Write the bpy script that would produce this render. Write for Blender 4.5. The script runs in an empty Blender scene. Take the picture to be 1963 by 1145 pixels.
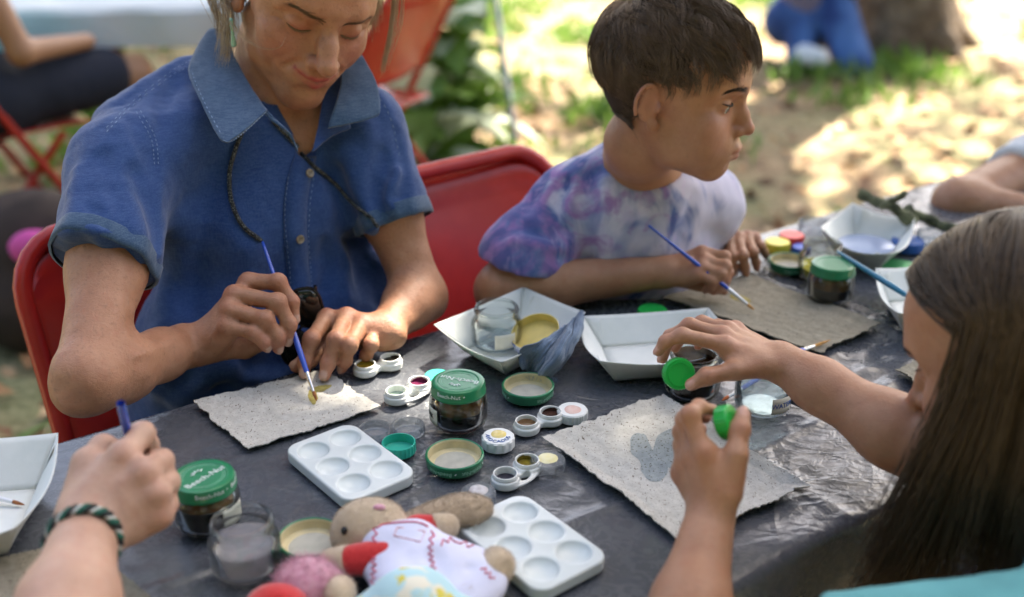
import bpy, bmesh, math, random
import numpy as np
from mathutils import Vector, Matrix, noise as mnoise
from mathutils.bvhtree import BVHTree

# ------------------------------------------------------------------ camera, sky, sun, exposure
SC = bpy.context.scene
COL = SC.collection
F, IW, IH = 2150.0, 1963.0, 1145.0          # focal length in photo pixels
PITCH = math.radians(24.5)
CAM = Vector((0.0, 0.0, 1.38))
cd = bpy.data.cameras.new('camera')
cam = bpy.data.objects.new('camera', cd); COL.objects.link(cam)
cam.location = CAM; cam.rotation_euler = (math.pi/2 - PITCH, 0, 0)
cd.sensor_width = 36.0; cd.lens = 36.0*F/IW; cd.clip_start = 0.02; cd.clip_end = 500
cd.dof.use_dof = True; cd.dof.focus_distance = 1.23; cd.dof.aperture_fstop = 2.4
SC.camera = cam
SUN_EL, SUN_AZ = math.radians(52), math.radians(32)     # azimuth measured from +Y towards +X
w = bpy.data.worlds.new('World'); SC.world = w; w.use_nodes = True
nt = w.node_tree; nt.nodes.clear()
sky = nt.nodes.new('ShaderNodeTexSky'); sky.sky_type = 'NISHITA'; sky.sun_disc = False
sky.dust_density = 5.0; sky.ozone_density = .4; sky.sun_elevation = SUN_EL; sky.sun_rotation = SUN_AZ
bgn = nt.nodes.new('ShaderNodeBackground'); bgn.inputs['Strength'].default_value = 0.07
wo = nt.nodes.new('ShaderNodeOutputWorld')
nt.links.new(sky.outputs[0], bgn.inputs[0]); nt.links.new(bgn.outputs[0], wo.inputs[0])
sl = bpy.data.lights.new('sun', 'SUN'); sl.energy = 5.0; sl.angle = math.radians(0.53); sl.color = (1.0, 0.91, 0.76)
sun = bpy.data.objects.new('sun', sl); COL.objects.link(sun)
SUNDIR = Vector((math.sin(SUN_AZ)*math.cos(SUN_EL), math.cos(SUN_AZ)*math.cos(SUN_EL), math.sin(SUN_EL)))
sun.rotation_euler = SUNDIR.to_track_quat('Z', 'Y').to_euler()
sun.location = SUNDIR*20
SC.view_settings.view_transform = 'Standard'; SC.view_settings.look = 'None'
SC.view_settings.gamma = 1.0; SC.view_settings.use_curve_mapping = False
SC.view_settings.exposure = 2.78
SC.cycles.use_denoising = True
SC.cycles.max_bounces = 10; SC.cycles.transmission_bounces = 10; SC.cycles.transparent_max_bounces = 16
SC.cycles.caustics_reflective = False; SC.cycles.caustics_refractive = False
SC.cycles.sample_clamp_indirect = 6.0
# ------------------------------------------------------------------ helpers
RNG = np.random.default_rng(7)
random.seed(7)
CP, SP = math.cos(PITCH), math.sin(PITCH)
TZ = 0.73                                     # table-top height

def _ray(px, py):
    u = (px-IW/2)/F; v = (IH/2-py)/F
    return Vector((u, CP+v*SP, -SP+v*CP))
def pt(px, py, d): return CAM + _ray(px, py)*d             # a point at distance d in front of the photographer
def on(px, py, z=TZ):                                       # a point on the level plane z
    r = _ray(px, py); return CAM + r*((z-CAM.z)/r.z)
def V(*a): return Vector(a)

TA = on(110, 847); TU = V(0.817, 0.576, 0); TN = V(0.576, -0.817, 0)
TANG = math.atan2(TU.y, TU.x)
def tab(a, b, z=TZ): return V(TA.x, TA.y, 0)+TU*a+TN*b+V(0, 0, z)
def tabinv(p): q = V(p.x-TA.x, p.y-TA.y, 0); return q.dot(TU), q.dot(TN)

# ---- materials
MATS = {}
def _set(b, k, v):
    if k in b.inputs: b.inputs[k].default_value = v
def mat(name, col=(.5,.5,.5), rough=.5, metal=0, spec=.5, trans=0, ior=1.45, alpha=1, sss=0, sssr=(1,.35,.2), sssc=.01,
        sheen=0, coat=0, emit=None, var=0, vscale=20, col2=None, bump=0, bscale=60, bdist=.002, detail=3):
    if name in MATS: return MATS[name]
    m = bpy.data.materials.new(name); m.use_nodes = True; MATS[name] = m
    n = m.node_tree; b = n.nodes['Principled BSDF']
    c4 = (*col, 1)
    _set(b, 'Base Color', c4); _set(b, 'Roughness', rough); _set(b, 'Metallic', metal); _set(b, 'Specular IOR Level', spec)
    _set(b, 'Transmission Weight', trans); _set(b, 'IOR', ior); _set(b, 'Alpha', alpha)
    _set(b, 'Subsurface Weight', sss); _set(b, 'Subsurface Radius', sssr); _set(b, 'Subsurface Scale', sssc)
    _set(b, 'Sheen Weight', sheen); _set(b, 'Coat Weight', coat)
    if var or col2 or bump:
        tc = n.nodes.new('ShaderNodeTexCoord')
    if var or col2:
        nz = n.nodes.new('ShaderNodeTexNoise'); nz.inputs['Scale'].default_value = vscale; nz.inputs['Detail'].default_value = detail
        n.links.new(tc.outputs['Object'], nz.inputs['Vector'])
        cr = n.nodes.new('ShaderNodeValToRGB'); cr.color_ramp.elements[0].position = .35; cr.color_ramp.elements[1].position = .65
        d2 = col2 if col2 else tuple(min(1, c*(1+var)) for c in col)
        d1 = col if col2 else tuple(c*(1-var) for c in col)
        cr.color_ramp.elements[0].color = (*d1, 1); cr.color_ramp.elements[1].color = (*d2, 1)
        n.links.new(nz.outputs[0], cr.inputs[0]); n.links.new(cr.outputs[0], b.inputs['Base Color'])
    if bump:
        n2 = n.nodes.new('ShaderNodeTexNoise'); n2.inputs['Scale'].default_value = bscale; n2.inputs['Detail'].default_value = 4
        n.links.new(tc.outputs['Object'], n2.inputs['Vector'])
        bp = n.nodes.new('ShaderNodeBump'); bp.inputs['Strength'].default_value = bump; bp.inputs['Distance'].default_value = bdist
        n.links.new(n2.outputs[0], bp.inputs['Height']); n.links.new(bp.outputs[0], b.inputs['Normal'])
    return m
class NB:                                                   # small node builder
    def __init__(s, name):
        s.m = bpy.data.materials.new(name); s.m.use_nodes = True; MATS[name] = s.m
        s.n = s.m.node_tree; s.b = s.n.nodes['Principled BSDF']
    def node(s, t, **kw):
        x = s.n.nodes.new('ShaderNode'+t)
        for k, v in kw.items():
            if k.startswith('i_'):
                x.inputs[k[2:].replace('_', ' ') if not k[2:].isdigit() else int(k[2:])].default_value = v
            else: setattr(x, k, v)
        return x
    def link(s, a, b): s.n.links.new(a, b); return s
    def ramp(s, src, stops, interp='LINEAR'):
        r = s.n.nodes.new('ShaderNodeValToRGB'); r.color_ramp.interpolation = interp
        e = r.color_ramp.elements
        while len(e) < len(stops): e.new(.5)
        for q, (p, c) in zip(e, stops): q.position = p; q.color = (*c, 1) if len(c) == 3 else c
        s.link(src, r.inputs[0]); return r.outputs[0]
    def mix(s, fac, a, b, mode='MIX'):
        x = s.n.nodes.new('ShaderNodeMix'); x.data_type = 'RGBA'; x.blend_type = mode
        for v, sock in ((fac, x.inputs[0]), (a, x.inputs[6]), (b, x.inputs[7])):
            if hasattr(v, 'default_value') or hasattr(v, 'is_linked'): s.link(v, sock)
            elif isinstance(v, (int, float)): sock.default_value = v
            else: sock.default_value = (*v, 1)
        return x.outputs[2]
    def math(s, op, a, b=0.0):
        x = s.n.nodes.new('ShaderNodeMath'); x.operation = op
        for v, sock in ((a, x.inputs[0]), (b, x.inputs[1])):
            if isinstance(v, (int, float)): sock.default_value = v
            else: s.link(v, sock)
        return x.outputs[0]
    def coord(s, out='Object', scale=(1,1,1), rot=(0,0,0)):
        tc = s.node('TexCoord'); mp = s.node('Mapping')
        mp.inputs['Scale'].default_value = scale; mp.inputs['Rotation'].default_value = rot
        s.link(tc.outputs[out], mp.inputs[0]); return mp.outputs[0]
    def noise(s, vec, scale, detail=3, rough=.5, dist=0):
        x = s.node('TexNoise'); x.inputs['Scale'].default_value = scale; x.inputs['Detail'].default_value = detail
        x.inputs['Roughness'].default_value = rough; x.inputs['Distortion'].default_value = dist
        s.link(vec, x.inputs['Vector']); return x.outputs[0]
    def bump(s, h, strength=.5, dist=.002):
        x = s.node('Bump'); x.inputs['Strength'].default_value = strength; x.inputs['Distance'].default_value = dist
        s.link(h, x.inputs['Height']); s.link(x.outputs[0], s.b.inputs['Normal']); return s
    def base(s, c): s.link(c, s.b.inputs['Base Color']); return s
    def set(s, **kw):
        for k, v in kw.items(): _set(s.b, k.replace('_', ' '), v)
        return s

# ---- objects
def tag(o, label=None, cat=None, group=None, kind=None):
    if label: o['label'] = label
    if cat: o['category'] = cat
    if group: o['group'] = group
    if kind: o['kind'] = kind
    return o
def thing(name, label, cat, loc=(0,0,0), rz=0, group=None):
    o = bpy.data.objects.new(name, None); COL.objects.link(o); o.empty_display_size = .02
    o.location = loc; o.rotation_euler = (0, 0, rz)
    return tag(o, label, cat, group)
def mesh_np(name, verts, quads, m=None, smooth=True):
    me = bpy.data.meshes.new(name)
    verts = np.asarray(verts, np.float32).reshape(-1, 3); quads = np.asarray(quads, np.int32)
    k = quads.shape[1]
    me.vertices.add(len(verts)); me.vertices.foreach_set('co', verts.ravel())
    me.loops.add(quads.size); me.loops.foreach_set('vertex_index', quads.ravel())
    me.polygons.add(len(quads)); me.polygons.foreach_set('loop_start', np.arange(0, quads.size, k, dtype=np.int32))
    me.polygons.foreach_set('use_smooth', np.full(len(quads), smooth))
    me.update(calc_edges=True); me.validate()
    if m: me.materials.append(m)
    return me
PW = set()                                                  # empties whose parts are modelled in world space
def link(name, me, parent=None, world=False, m=None):
    world = world or (parent is not None and parent.name in PW)
    o = bpy.data.objects.new(name, me); COL.objects.link(o)
    if m and not me.materials: me.materials.append(m)
    if parent is not None:
        o.parent = parent
        if world:                                           # vertices are in world space: undo the parent's transform
            M = Matrix.LocRotScale(parent.location, parent.rotation_euler, parent.scale)
            if parent.parent is not None:
                M = Matrix.LocRotScale(parent.parent.location, parent.parent.rotation_euler, parent.parent.scale) @ parent.matrix_parent_inverse @ M
            o.matrix_parent_inverse = M.inverted()
    return o
class MB:                                                   # collects simple shapes into one mesh
    def __init__(s): s.v = []; s.f = []
    def add(s, vs, fs):
        o = len(s.v); s.v += [tuple(v) for v in vs]; s.f += [tuple(i+o for i in f) for f in fs]; return s
    def box(s, c, size, R=None):
        c = Vector(c); hx, hy, hz = (q/2 for q in size)
        vs = [Vector((x, y, z)) for z in (-hz, hz) for y in (-hy, hy) for x in (-hx, hx)]
        if R is not None: vs = [R @ v for v in vs]
        return s.add([v+c for v in vs], [(0,2,3,1),(4,5,7,6),(0,1,5,4),(1,3,7,5),(3,2,6,7),(2,0,4,6)])
    def tube(s, pts, rad, n=8, cap=True, closed=False):
        pts = [Vector(p) for p in pts]; N = len(pts)
        if not hasattr(rad, '__len__'): rad = [rad]*N
        up = None; vs = []; fs = []
        for i, p in enumerate(pts):
            if closed: t = pts[(i+1) % N]-pts[i-1]
            else: t = pts[min(i+1, N-1)]-pts[max(i-1, 0)]
            if t.length < 1e-9: t = V(0, 0, 1)
            t.normalize()
            if up is None:
                up = t.orthogonal().normalized()
            up = (up-t*up.dot(t))
            if up.length < 1e-6: up = t.orthogonal()
            up.normalize(); w_ = t.cross(up)
            for k in range(n):
                a = 2*math.pi*k/n; vs.append(p+(up*math.cos(a)+w_*math.sin(a))*rad[i])
        M = N if closed else N-1
        for i in range(M):
            j = (i+1) % N
            for k in range(n): fs.append((i*n+k, i*n+(k+1) % n, j*n+(k+1) % n, j*n+k))
        if cap and not closed:
            fs.append(tuple(reversed(range(n)))); fs.append(tuple((N-1)*n+k for k in range(n)))
        return s.add(vs, fs)
    def lathe(s, prof, n=32, c=(0,0,0), closed=False):      # prof: list of (r, z)
        vs = []; fs = []; c = Vector(c)
        for r, z in prof:
            for k in range(n):
                a = 2*math.pi*k/n; vs.append(c+V(r*math.cos(a), r*math.sin(a), z))
        m = len(prof)
        for i in range(m if closed else m-1):
            j = (i+1) % m
            for k in range(n): fs.append((i*n+k, i*n+(k+1) % n, j*n+(k+1) % n, j*n+k))
        return s.add(vs, fs)
    def grid(s, fn, nu, nv):
        vs = [fn(i/nu, j/nv) for j in range(nv+1) for i in range(nu+1)]
        fs = [(j*(nu+1)+i, j*(nu+1)+i+1, (j+1)*(nu+1)+i+1, (j+1)*(nu+1)+i) for j in range(nv) for i in range(nu)]
        return s.add(vs, fs)
    def build(s, name, m, parent=None, world=False, smooth=True, bevel=0, solid=0, subsurf=0, auto=35):
        me = bpy.data.meshes.new(name); me.from_pydata([tuple(v) for v in s.v], [], s.f); me.update()
        bm = bmesh.new(); bm.from_mesh(me); bmesh.ops.remove_doubles(bm, verts=bm.verts, dist=1e-6)
        bmesh.ops.recalc_face_normals(bm, faces=bm.faces)
        if bevel:
            es = [e for e in bm.edges if len(e.link_faces) == 2 and e.calc_face_angle(0) > .6]
            bmesh.ops.bevel(bm, geom=es, offset=bevel, segments=2, affect='EDGES', profile=.6, clamp_overlap=True)
        for f in bm.faces: f.smooth = smooth
        if smooth and auto:
            for e in bm.edges:
                if len(e.link_faces) == 2 and e.calc_face_angle(0) > math.radians(auto): e.smooth = False
        bm.to_mesh(me); bm.free()
        o = link(name, me, parent, world, m)
        if solid: md = o.modifiers.new('solid', 'SOLIDIFY'); md.thickness = solid; md.offset = 0
        if subsurf: md = o.modifiers.new('sub', 'SUBSURF'); md.levels = md.render_levels = subsurf
        return o
def spline(pts, n=8):                                       # Catmull-Rom through points
    P = [Vector(p) for p in pts]; P = [P[0]*2-P[1]]+P+[P[-1]*2-P[-2]]; out = []
    for i in range(1, len(P)-2):
        for k in range(n):
            t = k/n; a, b, c, d = P[i-1:i+3]
            out.append(.5*((2*b)+(c-a)*t+(2*a-5*b+4*c-d)*t*t+(3*b-a-3*c+d)*t**3))
    out.append(P[-2]); return out
def text_mesh(txt, size, flat=True, extr=0.0002):
    cu = bpy.data.curves.new('t', 'FONT'); cu.body = txt; cu.size = size; cu.align_x = 'CENTER'; cu.align_y = 'CENTER'
    cu.extrude = extr; cu.resolution_u = 3
    o = bpy.data.objects.new('t', cu); COL.objects.link(o)
    me = bpy.data.meshes.new_from_object(o.evaluated_get(bpy.context.evaluated_depsgraph_get()))
    bpy.data.objects.remove(o); return me
def bend_text(me, R, z0, a0=-math.pi/2, tilt=0):            # wrap flat text round a cylinder of radius R, reading from outside
    for v in me.vertices:
        x, y, z = v.co; a = a0+x/R; r = R+z
        v.co = (r*math.cos(a), r*math.sin(a), z0+y)
    return me

# ---- implicit surfaces: smooth unions on a grid, meshed with surface nets
BIG = 1.0
def smin(a, b, k):
    if k <= 0: return np.minimum(a, b)
    h = np.clip(k-np.abs(a-b), 0, None)/k
    return np.minimum(a, b)-h*h*k*.25
class Xf:
    def __init__(s, R=None, c=(0,0,0), sc=1.0):
        s.R = np.eye(3) if R is None else np.array(R, float).reshape(3, 3); s.c = np.array(c, float); s.s = sc
    def __call__(s, p): return s.R @ (np.array(p, float)*s.s)+s.c
    def v(s, p): return Vector(s(p))
    def d(s, p): return Vector(s.R @ np.array(p, float))
def rot3(yaw, pitch, roll):
    cy, sy, cp, sp, cr, sr = math.cos(yaw), math.sin(yaw), math.cos(pitch), math.sin(pitch), math.cos(roll), math.sin(roll)
    return np.array([[cy,-sy,0],[sy,cy,0],[0,0,1]]) @ np.array([[1,0,0],[0,cp,-sp],[0,sp,cp]]) @ np.array([[cr,0,sr],[0,1,0],[-sr,0,cr]])
def cone(a, b, ra, rb=None):
    a = np.array(a, float); b = np.array(b, float); rb = ra if rb is None else rb
    ba = b-a; l2 = max(ba @ ba, 1e-12)
    def fn(x, y, z):
        px, py, pz = x-a[0], y-a[1], z-a[2]
        t = np.clip((px*ba[0]+py*ba[1]+pz*ba[2])/l2, 0, 1)
        dx, dy, dz = px-t*ba[0], py-t*ba[1], pz-t*ba[2]
        return np.sqrt(dx*dx+dy*dy+dz*dz)-(ra+(rb-ra)*t)
    r = max(ra, rb); return fn, np.minimum(a, b)-r, np.maximum(a, b)+r
def ell(c, r, R=None):
    c = np.array(c, float); r = np.array(r, float); R = np.eye(3) if R is None else np.array(R, float).reshape(3, 3)
    m = r.max()
    def fn(x, y, z):
        px, py, pz = x-c[0], y-c[1], z-c[2]
        q = [px*R[0, i]+py*R[1, i]+pz*R[2, i] for i in range(3)]
        k0 = np.sqrt(sum((q[i]/r[i])**2 for i in range(3))); k1 = np.sqrt(sum((q[i]/r[i]**2)**2 for i in range(3)))
        return k0*(k0-1)/np.maximum(k1, 1e-9)
    return fn, c-m, c+m
def chain(pts, rad): return [cone(pts[i], pts[i+1], rad[i], rad[i+1]) for i in range(len(pts)-1)]
def seg_dist(x, y, z, a, b):
    ba = b-a; l2 = max(ba @ ba, 1e-12); px, py, pz = x-a[0], y-a[1], z-a[2]
    t = np.clip((px*ba[0]+py*ba[1]+pz*ba[2])/l2, 0, 1)
    return (px-t*ba[0])**2+(py-t*ba[1])**2+(pz-t*ba[2])**2
class Field:
    def __init__(s, lo, hi, h):
        s.lo = np.array(lo, float); s.h = h; s.n = np.ceil((np.array(hi, float)-s.lo)/h).astype(int)+1
        s.D = np.full(s.n, BIG, np.float32)
    def sl(s, lo, hi, m):
        a = np.clip(np.floor((np.array(lo)-m-s.lo)/s.h).astype(int), 0, s.n)
        b = np.clip(np.ceil((np.array(hi)+m-s.lo)/s.h).astype(int)+1, 0, s.n)
        return a, b
    def xyz(s, a, b):
        g = [(s.lo[i]+s.h*np.arange(a[i], b[i])).astype(np.float32) for i in range(3)]
        return g[0][:, None, None], g[1][None, :, None], g[2][None, None, :]
    def put(s, prims, k=.005, ki=None, op='u'):             # ki: blend inside the group, k: blend with the rest
        if not isinstance(prims, list): prims = [prims]
        ki = k if ki is None else ki; m = max(k, ki)+3*s.h
        A, B = s.sl(np.min([p[1] for p in prims], 0), np.max([p[2] for p in prims], 0), m)
        if (B <= A).any(): return s
        L = np.full(B-A, BIG, np.float32)
        for fn, lo, hi in prims:
            a, b = s.sl(lo, hi, m)
            if (b <= a).any(): continue
            q = tuple(slice(a[i]-A[i], b[i]-A[i]) for i in range(3))
            L[q] = smin(L[q], fn(*s.xyz(a, b)), ki)
        Q = tuple(slice(A[i], B[i]) for i in range(3))
        if op == 'u': s.D[Q] = smin(s.D[Q], L, k)
        else: s.D[Q] = -smin(-s.D[Q], L, k)
        return s
    def cut(s, prims, k=.003): return s.put(prims, k, op='c')
    def dent(s, pts, amp, sig):                             # soft groove (amp > 0) or ridge (amp < 0) along a polyline
        pts = [np.array(p, float) for p in pts]
        if len(pts) == 1: pts = pts*2
        a, b = s.sl(np.min(pts, 0), np.max(pts, 0), 3*sig)
        if (b <= a).any(): return s
        x, y, z = s.xyz(a, b); d = None
        for i in range(len(pts)-1):
            q = seg_dist(x, y, z, pts[i], pts[i+1]); d = q if d is None else np.minimum(d, q)
        s.D[tuple(slice(a[i], b[i]) for i in range(3))] += (amp*np.exp(-d/sig**2)).astype(np.float32)
        return s
    def clip(s, point, normal):                             # keep the side the normal points away from
        n = np.array(normal, float); n /= np.linalg.norm(n); p = np.array(point, float)
        x, y, z = s.xyz((0, 0, 0), s.n)
        s.D = np.maximum(s.D, ((x-p[0])*n[0]+(y-p[1])*n[1]+(z-p[2])*n[2]).astype(np.float32)); return s
    def mesh(s, smooth=1):
        D = s.D; ins = D < 0; nx, ny, nz = D.shape
        cnt = np.zeros((nx-1, ny-1, nz-1), np.int8)
        offs = [(i, j, k) for i in (0, 1) for j in (0, 1) for k in (0, 1)]
        for i, j, k in offs: cnt += ins[i:nx-1+i, j:ny-1+j, k:nz-1+k]
        act = (cnt > 0) & (cnt < 8); idx = np.argwhere(act); n = len(idx)
        lin = np.full(act.shape, -1, np.int32); lin[act] = np.arange(n, dtype=np.int32)
        vals = np.stack([D[idx[:, 0]+i, idx[:, 1]+j, idx[:, 2]+k] for i, j, k in offs], 1)
        O = np.array(offs, float); acc = np.zeros((n, 3)); ct = np.zeros(n)
        for a in range(8):
            for b in range(a+1, 8):
                if abs(O[a]-O[b]).sum() != 1: continue
                va, vb = vals[:, a], vals[:, b]; mk = (va < 0) != (vb < 0)
                t = np.where(mk, va/np.where(mk, va-vb, 1), 0)
                acc += mk[:, None]*(O[a]+t[:, None]*(O[b]-O[a])); ct += mk
        v = s.lo+s.h*(idx+acc/np.maximum(ct, 1)[:, None])
        Q = []
        for ax in range(3):
            sl0 = [slice(1, -1)]*3; sl0[ax] = slice(0, -1); sl1 = list(sl0); sl1[ax] = slice(1, None)
            A = ins[tuple(sl0)]; Bn = ins[tuple(sl1)]
            e = np.argwhere(A != Bn); fl = A[A != Bn]
            o1, o2 = [q for q in range(3) if q != ax]
            e = e.copy()
            for q in (o1, o2): e[:, q] += 1
            def L(d1, d2):
                c = e.copy(); c[:, o1] += d1; c[:, o2] += d2; return lin[c[:, 0], c[:, 1], c[:, 2]]
            q4 = np.stack([L(-1, -1), L(0, -1), L(0, 0), L(-1, 0)], 1)
            if ax == 1: fl = ~fl
            q4[~fl] = q4[~fl][:, ::-1]
            Q.append(q4)
        Q = np.concatenate(Q); Q = Q[(Q >= 0).all(1)]
        for _ in range(smooth):                              # light Laplacian pass
            ac = np.zeros_like(v); c = np.zeros(len(v))
            for a in range(4):
                for b in ((a+1) % 4, (a+3) % 4):
                    np.add.at(c, Q[:, a], 1)
                    for x in range(3): ac[:, x] += np.bincount(Q[:, a], v[Q[:, b], x], len(v))
            v = v*.5+.5*ac/np.maximum(c, 1)[:, None]
        return v, Q
def normals_of(v, Q):
    n = np.cross(v[Q[:, 2]]-v[Q[:, 0]], v[Q[:, 3]]-v[Q[:, 1]]); N = np.zeros_like(v)
    for a in range(4):
        for x in range(3): N[:, x] += np.bincount(Q[:, a], n[:, x], len(v))
    return N/np.maximum(np.linalg.norm(N, axis=1), 1e-12)[:, None]
def set_attr(me, name, arr):                                # arr (n,3)
    at = me.attributes.new(name, 'FLOAT_COLOR', 'POINT')
    c = np.ones((len(arr), 4), np.float32); c[:, :3] = arr; at.data.foreach_set('color', c.ravel())
def gauss(v, c, s): return np.exp(-((v-np.array(c))**2).sum(1)/s**2)
def line_gauss(v, pts, s):
    pts = [np.array(p, float) for p in pts]; d = None
    for a, b in zip(pts[:-1], pts[1:]):
        q = seg_dist(v[:, 0], v[:, 1], v[:, 2], a, b); d = q if d is None else np.minimum(d, q)
    return np.exp(-d/s**2)
def vnoise(v, scale, seed=0):                               # cheap smooth noise in numpy, about -1..1
    p = v*scale+seed*17.3; o = np.zeros(len(v))
    for i, (a, b, c, w) in enumerate(((1,.7,.3,1),(-.6,1.3,.8,.8),(.9,-1.1,1.5,.6),(-1.7,.4,-1.9,.5),(2.3,2.1,-.7,.35))):
        o += w*np.sin(p[:, 0]*a+p[:, 1]*b+p[:, 2]*c+i*1.7+np.sin(p[:, 1]*c-p[:, 2]*a+seed))
    return o/2.2
# ------------------------------------------------------------------ ground
def m_ground():
    b = NB('leaf_litter_ground'); v = b.coord('Object')
    n1 = b.noise(v, 1.1, 4, .6, .6); n2 = b.noise(v, 5.5, 5, .65, .4); n3 = b.noise(v, 40, 4, .7)
    c = b.ramp(n2, [(.3, (.10,.055,.026)), (.45, (.25,.14,.06)), (.58, (.37,.25,.12)), (.72, (.42,.32,.16))])
    g = b.ramp(n3, [(.3, (.10,.13,.03)), (.7, (.24,.26,.09))])
    c = b.mix(b.ramp(n1, [(.42, (0,0,0)), (.58, (1,1,1))]), c, g)
    c = b.mix(.35, c, b.ramp(n3, [(.35, (.10,.065,.035)), (.65, (.55,.43,.29))]))
    b.base(c).set(Roughness=.9).bump(n3, .6, .02); return b.m
MB().grid(lambda s, t: V((s-.5)*160, (t-.5)*160, 0), 2, 2).build('ground', m_ground(), smooth=False)['kind'] = 'structure'

# ------------------------------------------------------------------ folding table under a plastic cloth
TW, TL0, TL1 = .585, -.62, 1.84
tb = thing('folding_table', 'long narrow folding table hidden under grey plastic sheeting', 'table', tuple(tab((TL0+TL1)/2, TW/2, 0)), TANG)
mt = mat('table_laminate', (.35,.33,.3), .5); ml = mat('table_leg_metal', (.12,.12,.12), .4, .6)
L = TL1-TL0
MB().box((0, 0, TZ-.024), (L-.02, TW-.02, .03)).build('tabletop', mt, tb, bevel=.004)
for sx in (-1, 1):
    for sy in (-1, 1):
        MB().tube([(sx*(L/2-.25), sy*.2, TZ-.04), (sx*(L/2-.2), sy*.22, 0)], .014, 10).build('leg', ml, tb)
    MB().tube([(sx*(L/2-.22), -.215, .3), (sx*(L/2-.22), .215, .3)], .010, 8).build('crossbar', ml, tb)

def m_plastic():
    b = NB('grey_plastic_sheet'); v = b.coord('Object')
    a = b.noise(b.coord('Object', (1, 1, 1)), 9, 4, .55, 1.2); f = b.noise(v, 55, 5, .6, 2.0); g = b.noise(b.coord('Object', (.35, 1, 1), (0, 0, .9)), 140, 3, .6, 1.0)
    b.base(b.mix(b.ramp(a, [(.35, (0,0,0)), (.65, (1,1,1))]), (.076,.081,.094), (.090,.096,.110)))
    b.link(b.ramp(f, [(.3, (.18,)*3), (.7, (.36,)*3)]), b.b.inputs['Roughness'])
    rd = lambda n, w_: b.math('MULTIPLY', b.math('MINIMUM', b.math('MULTIPLY', b.math('ABSOLUTE', b.math('SUBTRACT', n, .5)), 9.0), 1.0), w_)
    r1 = b.noise(b.coord('Object', (1, .45, 1), (0, 0, .5)), 13, 2, .5, .6); r2 = b.noise(b.coord('Object', (.4, 1, 1), (0, 0, 1.2)), 30, 2, .5, .8); r3 = b.noise(v, 70, 1.5, .5, .5)
    pm = b.ramp(b.noise(v, 4.5, 2, .5), [(.42, (.10,)*3), (.62, (1,1,1))])
    h = b.math('ADD', b.math('MULTIPLY', b.math('ADD', b.math('ADD', rd(r1, -.55), rd(r2, -.30)), rd(r3, -.09)), pm), b.math('ADD', b.math('MULTIPLY', a, .45), b.math('MULTIPLY', g, .05)))
    b.set(Specular_IOR_Level=.75, Coat_Weight=.25, Coat_Roughness=.14).bump(h, .42, .006); return b.m
def crease(d, w, h): return h*math.exp(-(d/w)**2)
def cloth_z(a, b):
    z = .0012*mnoise.noise(V(a*9, b*9, 3))+.0011*abs(mnoise.noise(V(a*23+3*b, b*31, 8)))+.0007*abs(mnoise.noise(V(a*52, b*47-9*a, 5)))
    for a0, h in ((-.18, .0022), (.22, .0016), (.61, .002), (.975, .0045), (1.02, -.003), (1.36, .003)):
        z += crease(a-a0-.018*mnoise.noise(V(b*5, a0*9, 1)), .006, h)
    for b0, h in ((.14, .0015), (.30, .002), (.445, .002)):
        z += crease(b-b0-.014*mnoise.noise(V(a*4, b0*7, 5)), .005, h)
    k = max(0, min(1, (a-.72)/.2))*max(0, min(1, (b-.28)/.12))       # looser, crumpled film near the girl's corner
    z += k*(.009*mnoise.noise(V(a*18-b*9, b*32+a*8, 2))+.006*abs(mnoise.noise(V(a*34, b*26, 9)))-.004)
    return z
def plastic():
    prof = []                                                       # (b, z) across the table incl. both drapes
    for k in range(10): prof.append((-.012-.006*math.sin(k*.7), -.22+.212*k/9))
    for k in range(5): t = math.pi/2*k/4; prof.append((-.008*math.cos(t)-.0, -.008+.008*math.sin(t)))
    nb = 118
    for k in range(1, nb): prof.append((TW*k/nb, 0))
    for k in range(6): t = math.pi/2*k/5; prof.append((TW+.012*math.sin(t), -.012+.012*math.cos(t)))
    for k in range(1, 19): prof.append((TW+.012+.02*k/18, -.012-.27*k/18))
    na = 420; vs = []; np_ = len(prof)
    for i in range(na+1):
        a = TL0+(TL1-TL0)*i/na
        for j, (b, z) in enumerate(prof):
            zz = z; bb = b
            if z > -.0005: zz = min(cloth_z(a, b), .006)-.0035
            else:
                hang = min(1, -z/.1); w_ = .018*hang*math.sin(a*21+2*mnoise.noise(V(a*3, 1, 0)))+.012*hang*mnoise.noise(V(a*14, z*9, 4))+.004*hang*mnoise.noise(V(a*40, z*30, 6))
                bb = b+(w_ if b > .3 else -w_*.5); zz = z-.0035
            vs.append(tab(a, bb, TZ+zz))
    q = np.array([(i*np_+j, (i+1)*np_+j, (i+1)*np_+j+1, i*np_+j+1) for i in range(na) for j in range(np_-1)])
    me = mesh_np('plastic_tablecloth', np.array(vs), q, m_plastic())
    o = link('plastic_tablecloth', me)
    tag(o, 'crinkled grey plastic sheet covering the long table and hanging down its side', 'tablecloth')
plastic()

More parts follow.
